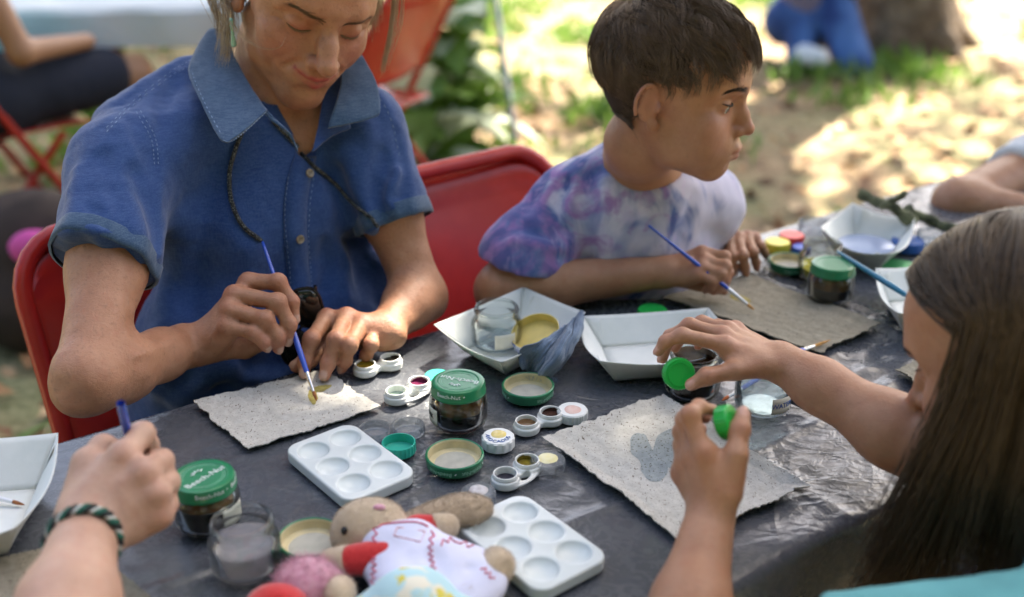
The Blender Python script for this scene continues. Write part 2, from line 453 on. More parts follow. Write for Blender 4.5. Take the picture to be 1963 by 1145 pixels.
# ------------------------------------------------------------------ red metal folding chairs
def m_redchair():
    b = NB('red_enamel'); v = b.coord('Object'); n = b.noise(v, 14, 4, .6); f = b.noise(v, 240, 2, .5)
    b.base(b.mix(b.ramp(n, [(.4, (0,0,0)), (.62, (1,1,1))]), (.38,.016,.010), (.45,.022,.013)))
    b.set(Roughness=.27, Specular_IOR_Level=.45).bump(f, .08, .001); return b.m
MRED = m_redchair(); MRUB = mat('chair_rubber', (.02,.02,.02), .7)
def chair(label, loc, rz, group='red folding chairs'):
    t = thing('folding_chair', label, 'chair', loc, rz, group)
    W2, r = .225, .075
    def P(x, s):                                                    # along the slanted main frame, s from foot to top
        return V(x, .22-.46*s, .84*s)
    pts = [P(W2, 0), P(W2, .3), P(W2, .6)]
    for k in range(7): a = math.pi/2*k/6; pts.append(P(W2-r+r*math.cos(a), 1-(r-r*math.sin(a))/.84*1.0))
    full = pts+[V(-p.x, p.y, p.z) for p in reversed(pts)]
    fr = MB().tube(full, .0125, 12).build('frame', MRED, t)
    nrm = V(0, .84, .46).normalized()
    def back(s, q):
        x = (s-.5)*2*(W2-.004); S = .63+.36*q
        edge = max(0, abs(x)-(W2-r))
        Stop = 1-(r-math.sqrt(max(0, r*r-edge*edge)))/.84 if edge > 0 else 1
        S = .63+(Stop-.008-.63)*q
        return P(x, S)-nrm*(.022*(1-(x/W2)**2))+nrm*(.006*math.exp(-((q-.93)/.03)**2)-.004*math.exp(-((q-.07)/.03)**2))
    MB().grid(back, 30, 24).build('backrest', MRED, t, solid=.003)
    seat = MB().grid(lambda s, q: V((s-.5)*2*(.195-.02*(q < .02)-.015*(q > .98)), -.13+.36*q, .445-.016*math.sin(math.pi*q)*math.sin(math.pi*s)-.02*max(0, q-.9)/.1), 12, 14)
    seat.build('seat', MRED, t, solid=.006)
    for sx in (-1, 1):
        MB().tube([V(sx*.19, .12, .425), V(sx*.19, -.27, .0)], .011, 10).build('rear_leg', MRED, t)
        MB().tube([P(sx*W2, .02), P(sx*W2, 0)+V(0, .004, 0)], .016, 10).build('rubber_foot', MRUB, t)
    MB().tube([V(-.19, -.17, .108), V(.19, -.17, .108)], .008, 8).build('crossbar', MRED, t)
    MB().tube([P(-W2, .13), P(W2, .13)], .008, 8).build('crossbar', MRED, t)
    return t
CHROT = math.atan2(TN.y, TN.x)-math.pi/2
c2 = on(1062, 283, .835); LC2 = V(c2.x, c2.y, 0)-TU*.225+TN*.24
c1 = on(15, 470, .835); LC1 = V(c1.x, c1.y, 0)+TU*.225+TN*.24
chair('red metal folding chair the boy in tie-dye sits on', tuple(LC2), CHROT+.05)
chair('red metal folding chair the woman in denim sits on', tuple(LC1), CHROT)
# ------------------------------------------------------------------ things on the table
def m_paper(name, c1, c2, fleck, dens=.62):
    b = NB(name); v = b.coord('Object')
    n1 = b.noise(v, 85, 6, .75, .4); n2 = b.noise(v, 420, 3, .6)
    c = b.mix(b.ramp(n1, [(.35, (0,0,0)), (.65, (1,1,1))]), c1, c2)
    for k, (sc, rz, th) in enumerate((((1, .35, 1), .5, dens), ((.4, 1, 1), -.3, dens+.01), ((1, 1, 1), 0, dens+.02), ((.3, 1, 1), 1.1, dens+.01))):
        f = b.noise(b.coord('Object', sc, (0, 0, rz)), 520+120*k, 1.0, .5)
        mod = b.noise(v, 45+k*9, 2, .5)
        s = b.math('ADD', f, b.math('MULTIPLY', b.math('SUBTRACT', mod, .5), .16))
        c = b.mix(b.ramp(s, [(th, (0,0,0)), (th+.05, (1,1,1))]), c, fleck if k % 2 == 0 else tuple(q*1.7 for q in fleck))
    b.base(c).set(Roughness=.92, Specular_IOR_Level=.2)
    b.bump(b.math('ADD', n1, b.math('MULTIPLY', n2, .6)), .7, .0012); return b.m
MP1 = m_paper('speckled_handmade_paper', (.45,.43,.385), (.58,.56,.51), (.12,.09,.065), .685)
MP2 = m_paper('brown_handmade_paper', (.25,.22,.165), (.34,.31,.24), (.07,.055,.04), .69)
def sheet(name, label, corners, m, seed, lift=.006, nu=90, nv=70, cat='paper', zoff=.0022, grp='handmade paper sheets', curl=None):
    C = [on(*c, TZ+zoff) for c in corners]; cen = sum(C, V(0,0,0))/4
    def pos(s, q):
        ds = .5-abs(s-.5); dq = .5-abs(q-.5)
        p = (C[0]*(1-s)+C[1]*s)*(1-q)+(C[3]*(1-s)+C[2]*s)*q
        e = max(0, 1-min(ds, dq)/.09)
        w_ = .0035*mnoise.noise(V(s*11+seed, q*11, seed))+.0022*mnoise.noise(V(s*38, q*38, seed+4))+.001*mnoise.noise(V(s*90, q*90, seed))
        n_ = (p-cen).normalized(); p = p+n_*w_*e*1.1
        z = lift*(.5+.5*mnoise.noise(V(s*2.2+seed, q*2.0, seed*3)))*(e*.8+.2)+.0012*mnoise.noise(V(s*14, q*14, seed))
        if curl: z += curl(s, q)
        return p+V(0, 0, max(z, -.0008))
    top = [pos(i/nu, j/nv) for j in range(nv+1) for i in range(nu+1)]
    N = len(top); vs = [p-cen for p in top]+[p-cen-V(0, 0, .0013) for p in top]
    f = [(j*(nu+1)+i, j*(nu+1)+i+1, (j+1)*(nu+1)+i+1, (j+1)*(nu+1)+i) for j in range(nv) for i in range(nu)]
    f += [tuple(N+k for k in reversed(q)) for q in f]
    ring = [i for i in range(nu)]+[j*(nu+1)+nu for j in range(nv)]+[nv*(nu+1)+i for i in range(nu, 0, -1)]+[j*(nu+1) for j in range(nv, 0, -1)]
    for k in range(len(ring)): a, b = ring[k], ring[(k+1) % len(ring)]; f.append((b, a, N+a, N+b))
    mb = MB(); mb.v = [tuple(v) for v in vs]; mb.f = f
    o = mb.build(name, m); o.location = cen; tag(o, label, cat, grp)
    return o, pos, cen
def paint(parent, pos, cen, cs, rs, ang, m, seed, n=26):           # a flat brush stroke lying on a sheet
    ca, sa = math.cos(ang), math.sin(ang); vs = []; fs = []
    for k in range(4):
        for i in range(n):
            a = 2*math.pi*i/n; R = (k/3)*(1+.22*mnoise.noise(V(math.cos(a)*2+seed, math.sin(a)*2, seed)))
            x, y = rs[0]*R*math.cos(a), rs[1]*R*math.sin(a)
            vs.append(pos(cs[0]+x*ca-y*sa, cs[1]+x*sa+y*ca)-cen+V(0, 0, .0003))
    for k in range(3):
        for i in range(n): fs.append((k*n+i, k*n+(i+1) % n, (k+1)*n+(i+1) % n, (k+1)*n+i))
    mb = MB(); mb.v = [tuple(v) for v in vs]; mb.f = fs; return mb.build('paint_stroke', m, parent)
def m_paint(name, c, c2):
    b = NB(name); v = b.coord('Object'); n = b.noise(v, 120, 4, .6); f = b.noise(v, 420, 2, .5)
    c_ = b.mix(b.ramp(n, [(.35, (0,0,0)), (.65, (1,1,1))]), c, c2)
    b.base(b.mix(b.ramp(f, [(.62, (0,0,0)), (.67, (1,1,1))]), c_, (.06,.05,.03))).set(Roughness=.75).bump(f, .4, .0006); return b.m
MPY = m_paint('ochre_wash', (.28,.22,.045), (.40,.34,.10)); MPB = m_paint('grey_blue_wash', (.24,.265,.265), (.32,.345,.34))
s1, p1, k1 = sheet('handmade_paper', "pale speckled paper being painted by the woman's brush, ochre leaf on it", [(372,775),(622,712),(729,784),(476,866)], MP1, 1.3, .007)
paint(s1, p1, k1, (.72,.44), (.035,.15), .35, MPY, 2.2); paint(s1, p1, k1, (.83,.33), (.085,.055), -.25, MPY, 5.1)
s2, p2, k2 = sheet('handmade_paper', 'large pale speckled paper in front of the girl with grey-blue strokes', [(1042,848),(1272,763),(1550,941),(1306,1044)], MP1, 4.7, .012, 110, 100)
paint(s2, p2, k2, (.40,.46), (.075,.16), .9, MPB, 1.2); paint(s2, p2, k2, (.62,.40), (.10,.20), .95, MPB, 3.4); paint(s2, p2, k2, (.47,.30), (.06,.14), .8, MPB, 7.4)
s3, p3, k3 = sheet('handmade_paper', 'brownish grey paper under the hands of the boy in tie-dye', [(1268,572),(1440,530),(1688,626),(1572,680)], MP2, 8.1, .009)
paint(s3, p3, k3, (.5,.25), (.06,.08), .4, MPY, 6.2)
sheet('handmade_paper', 'brown paper under the wrist with the braided bracelet at bottom left', [(-60,1085),(165,1040),(290,1150),(20,1230)], MP2, 2.9, .004, 60, 50)
sheet('handmade_paper', 'scrap of brown paper beside the face of the long-haired girl', [(1718,716),(1800,672),(1905,735),(1800,775)], MP2, 6.6, .008, 60, 50)

# ---- six-well palettes
def rbox(c, hx, hy, hz, rc, re):
    def fn(x, y, z):
        qx = np.abs(x-c[0])-(hx-rc); qy = np.abs(y-c[1])-(hy-rc)
        d = np.sqrt(np.maximum(qx, 0)**2+np.maximum(qy, 0)**2)+np.minimum(np.maximum(qx, qy), 0)-rc
        w0 = d+re; w1 = np.abs(z-c[2])-hz+re
        return np.minimum(np.maximum(w0, w1), 0)+np.sqrt(np.maximum(w0, 0)**2+np.maximum(w1, 0)**2)-re
    return fn, np.array(c)-[hx, hy, hz], np.array(c)+[hx, hy, hz]
def cyl(c, r, hz, re=.001):
    def fn(x, y, z):
        w0 = np.sqrt((x-c[0])**2+(y-c[1])**2)-r+re; w1 = np.abs(z-c[2])-hz+re
        return np.minimum(np.maximum(w0, w1), 0)+np.sqrt(np.maximum(w0, 0)**2+np.maximum(w1, 0)**2)-re
    return fn, np.array(c)-[r, r, hz], np.array(c)+[r, r, hz]
MWP = mat('white_plastic', (.66,.70,.69), .22, spec=.5, sss=.1, sssr=(1,1,1), sssc=.003, var=.02, vscale=30, bump=.03, bscale=90)
def palette_mesh():
    Lx, Ly = .0655, .0425
    f = Field((-.07, -.047, -.002), (.07, .047, .017), .001)
    f.put(rbox((0,0,.0065), Lx, Ly, .0065, .016, .002), 0)
    for i in (-1, 0, 1):
        for j in (-1, 1):
            c = (i*.0395, j*.0195, .013); f.dent([c], -.0012, .0185)
            f.cut(ell((c[0], c[1], .0142), (.0168, .0168, .0105)), .0016)
    v, q = f.mesh(1); return mesh_np('palette', v, q, MWP)
PME = palette_mesh()
MWET = mat('wet_wash', (.62,.66,.66), .05, spec=.5)
def palette(label, a, b, c, drops):
    A, B, Cc = on(*a), on(*b), on(*c); d = (B-A); o = link('paint_palette', PME); o.location = Cc
    o.rotation_euler.z = math.atan2(d.y, d.x); tag(o, label, 'palette', 'white six-well palettes')
    return o
palette('white six-well plastic palette beside the two clear caps', (625,857), (720,933), (671,902), 0)
palette('white six-well plastic palette lying behind the beige plush toy', (950,988), (1085,1092), (1016,1056), 0)

# ---- jars and lids
def m_thin(name, tint, ior=1.5, rough=.03, body=0.0, bodyc=(.5,.5,.5), refl=.85):
    b = NB(name); fr = b.node('LayerWeight'); fr.inputs['Blend'].default_value = .16
    tr = b.node('BsdfTransparent'); tr.inputs[0].default_value = (*tint, 1); gl = b.node('BsdfGlossy'); gl.inputs['Roughness'].default_value = rough; gl.inputs[0].default_value = (.9,.9,.9,1)
    m1 = b.node('MixShader'); b.link(b.math('ADD', b.math('MULTIPLY', fr.outputs['Fresnel'], refl), .02), m1.inputs[0]); b.link(tr.outputs[0], m1.inputs[1]); b.link(gl.outputs[0], m1.inputs[2]); out = m1.outputs[0]
    if body:
        df = b.node('BsdfDiffuse'); df.inputs[0].default_value = (*bodyc, 1); m2 = b.node('MixShader'); m2.inputs[0].default_value = body; b.link(out, m2.inputs[1]); b.link(df.outputs[0], m2.inputs[2]); out = m2.outputs[0]
    b.link(out, b.n.nodes['Material Output'].inputs[0]); return b.m
MGL = m_thin('clear_glass', (.93,.95,.94))
MINK = mat('dark_brown_ink', (.012,.006,.003), .08, spec=.6)
MINKF = mat('brown_ink_film', (.10,.045,.012), .15, spec=.6, col2=(.02,.009,.004), vscale=90)
MGRN = mat('green_lid_enamel', (.012,.19,.075), .32, spec=.5, coat=.3, var=.06, vscale=60, bump=.05, bscale=200)
MCRM = mat('cream_lid_lining', (.62,.54,.33), .4, var=.10, vscale=70)
MSEAL = mat('grey_seal', (.44,.43,.37), .45, var=.10, vscale=90)
MWHT = mat('white_print', (.75,.80,.76), .5); MLGP = mat('pale_green_print', (.30,.56,.40), .5)
MLAB = mat('paper_label', (.62,.60,.50), .7, var=.05, vscale=60); MPEN = mat('black_pen', (.02,.02,.025), .6); MPENB = mat('blue_pen', (.03,.10,.34), .6)
LR = .0306
def lid_geo(t, up=True, m=MGRN, z=0.0, words=True, R=LR, H=.0145, rz=0.0, stain=None):
    """screw lid with a rolled rim; up=False lies upside down showing its lining"""
    if up:
        pr = [(R-.0015, z), (R, z+.001), (R+.0003, z+.003), (R-.0006, z+.0045), (R-.0006, z+H-.003), (R-.0018, z+H-.0008), (R-.004, z+H), (R-.0075, z+H-.0002), (R-.0085, z+H-.001), (.008, z+H-.001), (.0001, z+H-.0011)]
        o = MB().lathe(pr, 64).build('lid', m, t); o.rotation_euler.z = rz
        if words:
            me = text_mesh('Beech-Nut', .0105); g = link('printed_name', me, o, m=MWHT); g.location = (0, -.0035, z+H-.0007)
            for k in range(5):
                a = math.pi/2+(k-2)*.5; MB().tube([(.004*math.cos(a), .0055+.004*math.sin(a), z+H-.0006), (.0085*math.cos(a), .0055+.0075*math.sin(a), z+H-.0006)], [.0011, .0004], 6).build('printed_leaf', MWHT, o)
            for r in (.0205, .0185):
                for a0 in (.2, 3.34): MB().tube([(r*math.cos(a0+k*.14), r*math.sin(a0+k*.14), z+H-.0009) for k in range(19)], .00025, 4).build('printed_ring', MLGP, o)
            for a0 in (-math.pi/2-.5, -math.pi/2+.75, math.pi*.5):
                me = bend_text(text_mesh('Beech-Nut', .0064), R-.0004, z+.0088, a0); link('printed_name', me, o, m=MWHT)
                MB().tube([((R-.0006)*math.cos(a0+.58), (R-.0006)*math.sin(a0+.58), z+.0085), ((R-.0006)*math.cos(a0+.62), (R-.0006)*math.sin(a0+.62), z+.0098)], .0006, 6).build('printed_leaf', MWHT, o)
        return o
    pr = [(.0001, z), (R-.004, z), (R-.0018, z+.0012), (R-.0006, z+.003), (R-.0006, z+H-.0045), (R+.0003, z+H-.003), (R, z+H-.001), (R-.0012, z+H), (R-.0024, z+H-.0008)]
    o = MB().lathe(pr, 64).build('rim', m, t); o.rotation_euler.z = rz
    MB().lathe([(R-.0022, z+H-.0008), (R-.0028, z+H-.003), (R-.0022, z+H-.0045), (R-.003, z+.0035), (R-.006, z+.0024), (R-.0085, z+.0028), (R-.0095, z+.0022), (.0001, z+.0021)], 64).build('lining', MCRM, t)
    MB().lathe([(R-.0093, z+.0025), (.01, z+.0026), (.0001, z+.0026)], 48).build('seal', MSEAL, t)
    if words:
        for a0 in (-math.pi/2-.9, -math.pi/2+.35, math.pi/2):
            me = text_mesh('Beech-Nut', .0062)
            for v in me.vertices: v.co.x *= -1; v.co.y *= -1
            for v in me.vertices: v.co.x *= -1 if False else 1
            link('printed_name', bend_text(me, R-.0004, z+.0062, a0), o, m=MLGP)
            MB().tube([((R-.0006)*math.cos(a0+.55), (R-.0006)*math.sin(a0+.55), z+.006), ((R-.0006)*math.cos(a0+.60), (R-.0006)*math.sin(a0+.60), z+.0074)], .0006, 6).build('printed_leaf', MWHT, o)
    if stain: MB().lathe([(R-.0026, z+H-.003), (R-.003, z+.004), (R-.009, z+.003)], 64).build('stain', stain, t)
    return o
def loose_lid(label, px, rz=0, z=TZ+.0015, m=MGRN, words=True, tilt=None, stain=None, name='jar_lid'):
    t = thing(name, label, 'lid', on(*px, z), rz, 'upturned jar lids'); lid_geo(t, False, m, words=words, stain=stain)
    if tilt: t.rotation_euler = tilt
    return t
loose_lid('upturned green jar lid with cream lining in front of the brown jar', (872,891), .4)
loose_lid('upturned green jar lid with dark smear beside the denim rag', (1012,757), 1.7)
loose_lid('upturned green jar lid next to the open water jar and plush toy', (597,1052), 2.9)
loose_lid('upturned green jar lid at far end near the yellow cap', (1512,515), .9)
JB = [(.0001, .003), (.022, .003), (.0285, .0015), (.0300, .0045), (.0322, .011), (.0324, .030), (.0316, .0355), (.0285, .0405), (.0275, .043), (.0278, .0455), (.0276, .0535), (.0270, .0545)]
def jar(label, px, rz=0, lid=False, ink=None, level=.03, film=None, base=None, label_txt=None, lab_a=0, lab_m=None, glass=MGL, z=TZ+.0012, H=1.0, grp='small glass food jars', tilt=None, words=True):
    t = thing('glass_jar', label, 'jar', on(*px, z), rz, grp)
    out = [(.0001, 0.0), (.021, 0.0), (.0225, .0008)]+JB[3:]
    inn = [(r-.0021, q) for r, q in reversed(JB[3:])]+[(.024, .0042), (.0001, .0035)]
    MB().lathe([(r, q*H) for r, q in out+inn], 64).build('glass', glass, t, auto=0)
    if not lid: MB().tube([(.0274*math.cos(a*.1309), .0274*math.sin(a*.1309), .0505*H) for a in range(48)], .0011, 6, closed=True).build('thread', glass, t)
    if ink:
        def rad(q):
            P = JB[3:]
            for (r0, z0), (r1, z1) in zip(P[:-1], P[1:]):
                if z0*H <= q <= z1*H: return r0+(r1-r0)*(q-z0*H)/((z1-z0)*H)
            return P[0][0]
        zs = [.0042+(level-.0042)*k/10 for k in range(11)]
        pr = [(.0001, .0042), (.0265, .0043)]+[(rad(max(q, .005))-.00225, q) for q in zs]+[(rad(level)-.003, level-.0003), (.0001, level-.0003)]
        MB().lathe(pr, 64).build('liquid', ink, t, auto=0)
        if film:
            zs = [level+(.050*H-level)*k/14 for k in range(15)]
            MB().lathe([(rad(q)-.00228, q) for q in zs], 64).build('liquid_film', film, t, auto=0)
    if label_txt is not None:
        hw = .42; R = .0327
        MB().grid(lambda s, q: V(R*math.cos(lab_a+(s-.5)*2*hw), R*math.sin(lab_a+(s-.5)*2*hw), .010+.0195*q), 16, 4).build('paper_label', MLAB, t, solid=.0002)
        if label_txt: link('handwriting', bend_text(text_mesh(label_txt, .0085), R+.0003, .0195, lab_a), t, m=lab_m or MPEN)
    if lid: lid_geo(t, True, z=.0405, rz=(lid if not isinstance(lid, bool) else 0), words=words)
    if tilt: t.rotation_euler = tilt
    return t
def m_film():
    b = NB('streaky_brown_film'); v = b.coord('Object', (1, 1, .4)); n = b.noise(v, 34, 3, .5, .5)
    tr = b.node('BsdfTransparent'); ms = b.node('MixShader')
    b.base(b.ramp(n, [(.3, (.02,.008,.002)), (.5, (.09,.038,.008)), (.7, (.26,.12,.025))])).set(Roughness=.2)
    b.link(b.ramp(n, [(.35, (1,1,1)), (.8, (.88,)*3)]), ms.inputs[0]); b.link(tr.outputs[0], ms.inputs[1]); b.link(b.b.outputs[0], ms.inputs[2])
    b.link(ms.outputs[0], b.n.nodes['Material Output'].inputs[0]); return b.m
MFILM = m_film()
MCLOUD = m_thin('cloudy_grey_water', (.92,.90,.91), body=.33, bodyc=(.60,.55,.58)); MWAT = m_thin('clear_water', (.86,.92,.95), body=.12, bodyc=(.45,.5,.55), refl=.35)
MMILK = mat('white_gouache', (.75,.77,.76), .3); MYEL = mat('yellow_dye', (.72,.62,.08), .1, trans=.4, ior=1.33)
jar('closed green-lidded jar of brown ink with paper label, in the middle of the table', (880,812), .2, lid=2.6, ink=MINK, level=.024, film=MFILM, label_txt='INK', lab_a=-2.75-.2)
jar('closed green-lidded jar of black ink next to the hand with braided bracelet', (401,1003), -.3, lid=1.25, ink=MINK, level=.031, film=MFILM, label_txt='', lab_a=-.12)
jar('open jar of cloudy grey water at the front of the table', (474,1090), .5, ink=MCLOUD, level=.030)
jar('empty clear jar standing inside the white food tray', (952,662), 1.0, z=TZ+.004, ink=MWAT, level=.010, label_txt='', lab_a=-2.2)
jar('open jar of dark ink behind the green cap the girl holds', (1326,755), .3, ink=MINK, level=.026, film=MFILM)
jar('open jar of clear water with blue lettering on its label', (1460,783), .9, ink=MWAT, level=.032, label_txt='WATER', lab_a=-1.05-.9, lab_m=MPENB)
jar('closed green-lidded jar of brown ink at the far end of the brown paper', (1589,574), .1, lid=.4, ink=MINK, level=.024, film=MFILM, words=False)
jar('open clear jar with yellow dye behind the far green-lidded jar', (1570,533), 1.4, ink=MYEL, level=.020)
# ---- lens cases used as paint pots
MCW = mat('white_case_plastic', (.72,.73,.70), .28, sss=.08, sssr=(1,1,1), sssc=.002)
def case_mesh(loop):
    f = Field((-.036, -.022, -.002), (.036, .022, .017), .0008)
    for s in (-1, 1): f.put(cyl((s*.0168, 0, .0045), .0150, .0045, .002), .003)
    if loop:
        f.put(ell((0, -.0085, .003), (.024, .0105, .003)), .003); f.cut(ell((0, -.0108, .003), (.0085, .0042, .012)), .001)
    else: f.put(rbox((0, 0, .0035), .02, .0065, .0035, .005, .0015), .003)
    for s in (-1, 1):
        f.put(cyl((s*.0168, 0, .0075), .0128, .0065, .0008), .0006); f.put(cyl((s*.0168, 0, .0105), .0134, .0006, .0004), .0008)
        f.cut(cyl((s*.0168, 0, .0105), .0112, .0085, .0015), .0006)
    v, q = f.mesh(1); return mesh_np('lens_case', v, q, MCW)
CM = {k: case_mesh(k) for k in (False, True)}
def pmat(n, c, c2=None): return mat(n, c, .25, col2=c2, vscale=160, bump=.3, bscale=220, bdist=.001)
def lens_case(label, a, b, loop, paints):
    A, B = on(*a), on(*b); d = B-A
    t = thing('lens_case', label, 'lens case', (A+B)/2+V(0, 0, .001), math.atan2(d.y, d.x), 'lens cases used as paint pots')
    link('case', CM[loop], t)
    for s, (m, lev, side) in zip((-1, 1), paints):
        MB().lathe([(.0001, .0022), (.0108, .0022), (.0111, lev), (.0109, lev+.0003), (.007, lev-.0004), (.0001, lev-.0002)], 36, (s*.0168, 0, 0)).build('paint', m, t)
        if side is not None:                                        # smear up the wall of the well
            MB().grid(lambda u, w_: V(s*.0168+.01105*math.cos(side+(u-.5)*2.6), .01105*math.sin(side+(u-.5)*2.6), lev-.001+(.0128-lev)*w_*(.45+.55*math.sin(math.pi*u)*(1+.4*mnoise.noise(V(u*7, s, 1))))), 18, 5).build('paint_smear', m, t)
P = lambda *a: pmat(*a)
lens_case('white lens case of mustard and black paint by the fingertips of the woman', (697,718), (753,703), False, [(P('mustard_paint', (.34,.23,.02), (.20,.13,.015)), .0095, 1.2), (P('black_paint', (.015,.013,.012), (.05,.035,.02)), .0070, -.2)])
lens_case('white lens case of pale green and magenta paint left of the brown jar', (758,770), (806,749), True, [(P('celadon_paint', (.24,.33,.27), (.35,.42,.33)), .0055, None), (P('magenta_paint', (.13,.008,.05), (.05,.004,.02)), .0075, .6)])
lens_case('white lens case of two brown paints pointing at the speckled paper', (1005,829), (1059,808), False, [(P('umber_paint', (.16,.09,.035), (.10,.05,.02)), .0085, None), (P('dark_umber_paint', (.035,.016,.012), (.07,.03,.02)), .0075, .5)])
lens_case('white lens case of indigo and olive paint beside the clear cap', (965,932), (1014,901), True, [(P('indigo_paint', (.022,.02,.032), (.05,.045,.06)), .0055, None), (P('olive_paint', (.13,.095,.012), (.22,.17,.02)), .0065, 1.2)])

# ---- small screw caps
def cap_geo(name, t, R, H, m, up, wall=.0014, n=72, ribs=36, rise=.0):
    """up=True: closed top upward; False: open side upward"""
    mb = MB(); vs = []; fs = []
    prof = [(R-.0012, 0), (R, .001), (R, H-.0015), (R-.0012, H)] if up else [(R-.001, 0), (R, .001), (R, H-.0006), (R-.0004, H)]
    for i, (r, z) in enumerate(prof):
        for k in range(n): a = 2*math.pi*k/n; rr = r+(.00045*math.cos(a*ribs) if 0 < i < 3 else 0); vs.append((rr*math.cos(a), rr*math.sin(a), z))
    ext = [(R-.004, H), (R-.0045, H+rise), (.0001, H+rise)] if up else [(R-wall, H), (R-wall, .0016), (.0001, .0016)]
    if not up: ext = [(R-wall, H), (R-wall-.0004, H*.6), (R-wall, .0022), (R-wall-.001, .0016), (.0001, .0016)]
    for r, z in ext:
        for k in range(n): a = 2*math.pi*k/n; vs.append((r*math.cos(a), r*math.sin(a), z))
    rows = len(prof)+len(ext)
    for i in range(rows-1):
        for k in range(n): fs.append((i*n+k, i*n+(k+1) % n, (i+1)*n+(k+1) % n, (i+1)*n+k))
    if not up: fs.append(tuple(reversed(range(n))))
    mb.add(vs, fs); return mb.build(name, m, t)
MCLR = m_thin('clear_plastic', (.86,.88,.90), rough=.12, body=.16, bodyc=(.6,.62,.64)); MTEAL = mat('teal_plastic', (.035,.42,.31), .35, sss=.1, sssr=(.3,1,.8), sssc=.003)
MCAPW = mat('white_cap_plastic', (.74,.75,.73), .35, sss=.08, sssr=(1,1,1), sssc=.002)
def cap(label, px, m, up, R=.0172, H=.0115, blob=None, txt=None, rz=0, ribs=36, z=TZ+.001):
    t = thing('screw_cap', label, 'cap', on(*px, z), rz, 'small screw caps')
    cap_geo('cap_shell', t, R, H, m, up, ribs=ribs)
    if blob:
        b = MB(); n = 28
        pr = [(0.0001, .0009), (.4, .0011), (.75, .0009), (1, .0)]
        vs = []; fs = []
        for r, zz in pr:
            for k in range(n): a = 2*math.pi*k/n; rr = blob[1]*r*(1+.10*mnoise.noise(V(math.cos(a)*1.5, math.sin(a)*1.5, blob[1]*900))); vs.append((rr*math.cos(a), rr*math.sin(a)+blob[2], H+zz+.0001))
        for i in range(3):
            for k in range(n): fs.append((i*n+k, i*n+(k+1) % n, (i+1)*n+(k+1) % n, (i+1)*n+k))
        b.add(vs, fs).build('dried_paint', blob[0], t)
    if txt:
        me = text_mesh(txt, .0068)
        for v in me.vertices:
            a = -math.pi/2+v.co.x/.0115; r = .0115-v.co.y; v.co = (r*math.cos(a), r*math.sin(a), H+.0003+v.co.z)
        link('handwriting', me, t, m=MPENB)
    return t
cap('clear ribbed cap left of the teal cap, touching the palette', (719,836), MCLR, False, .0178, .0105)
cap('clear ribbed cap standing behind the teal cap', (783,830), MCLR, False, .0178, .0105)
cap('open teal green cap between palette and brown jar', (765,866), MTEAL, False, .0180, .0125, ribs=24)
cap('teal green cap half hidden behind the brown jar', (838,733), MTEAL, True, .0150, .0105, ribs=24)
cap('white cap with yellow dab and blue handwriting reading AVOCADOS', (955,855), MCAPW, True, .0178, .0125, (pmat('yellow_dab', (.66,.50,.10), (.72,.60,.28)), .0085, .004), 'AVOCADOS', -.15, 12)
cap('white cap with pale pink dab beside the brown paints', (1097,802), MCAPW, True, .0172, .0118, (pmat('pink_dab', (.66,.42,.36), (.72,.54,.48)), .0095, -.001), None, 0, 30)
cap('clear cap with pale yellow dab behind the olive paint', (1050,896), MCLR, True, .0180, .0105, (pmat('lemon_dab', (.72,.65,.32), (.75,.70,.45)), .0105, .001), None, 0, 30)
cap('clear cap with silvery grey dab by the ear of the plush toy', (917,962), MCLR, True, .0175, .0125, (pmat('silver_dab', (.36,.33,.33), (.6,.58,.58)), .0095, .002), None, 0, 30)
cap('yellow cap beside the small hand of the boy', (1489,481), mat('yellow_plastic', (.75,.62,.06), .35), True, .019, .016, None, None, 0, 24)
cap('red cap next to the yellow cap at the far table edge', (1516,470), mat('red_plastic', (.62,.05,.04), .35), True, .019, .018, None, None, 0, 24)
cap('small blue cap behind the far open lid', (1535,486), mat('blue_plastic', (.04,.10,.45), .35), True, .014, .012, None, None, 0, 24)
cap('flat clear cup at the far edge of the table', (1562,448), MCLR, False, .027, .02, None, None, 0, 30)
cap('green cap peeking out behind the white tray near the boy', (1250,606), mat('bright_green_plastic', (.02,.42,.07), .35), True, .02, .010, None, None, 0, 24)
cap('blue cap on the table between the far trays', (1738,478), mat('blue_plastic2', (.02,.10,.36), .35), True, .024, .016, None, None, 0, 24)
cap('green lid lying behind the right-hand white tray', (1722,522), mat('green_plastic', (.01,.22,.06), .35), True, .028, .010, None, None, 0, 24)
cap('clear cup beside the blue cap at the far end', (1782,470), MCLR, False, .022, .022, None, None, 0, 30)

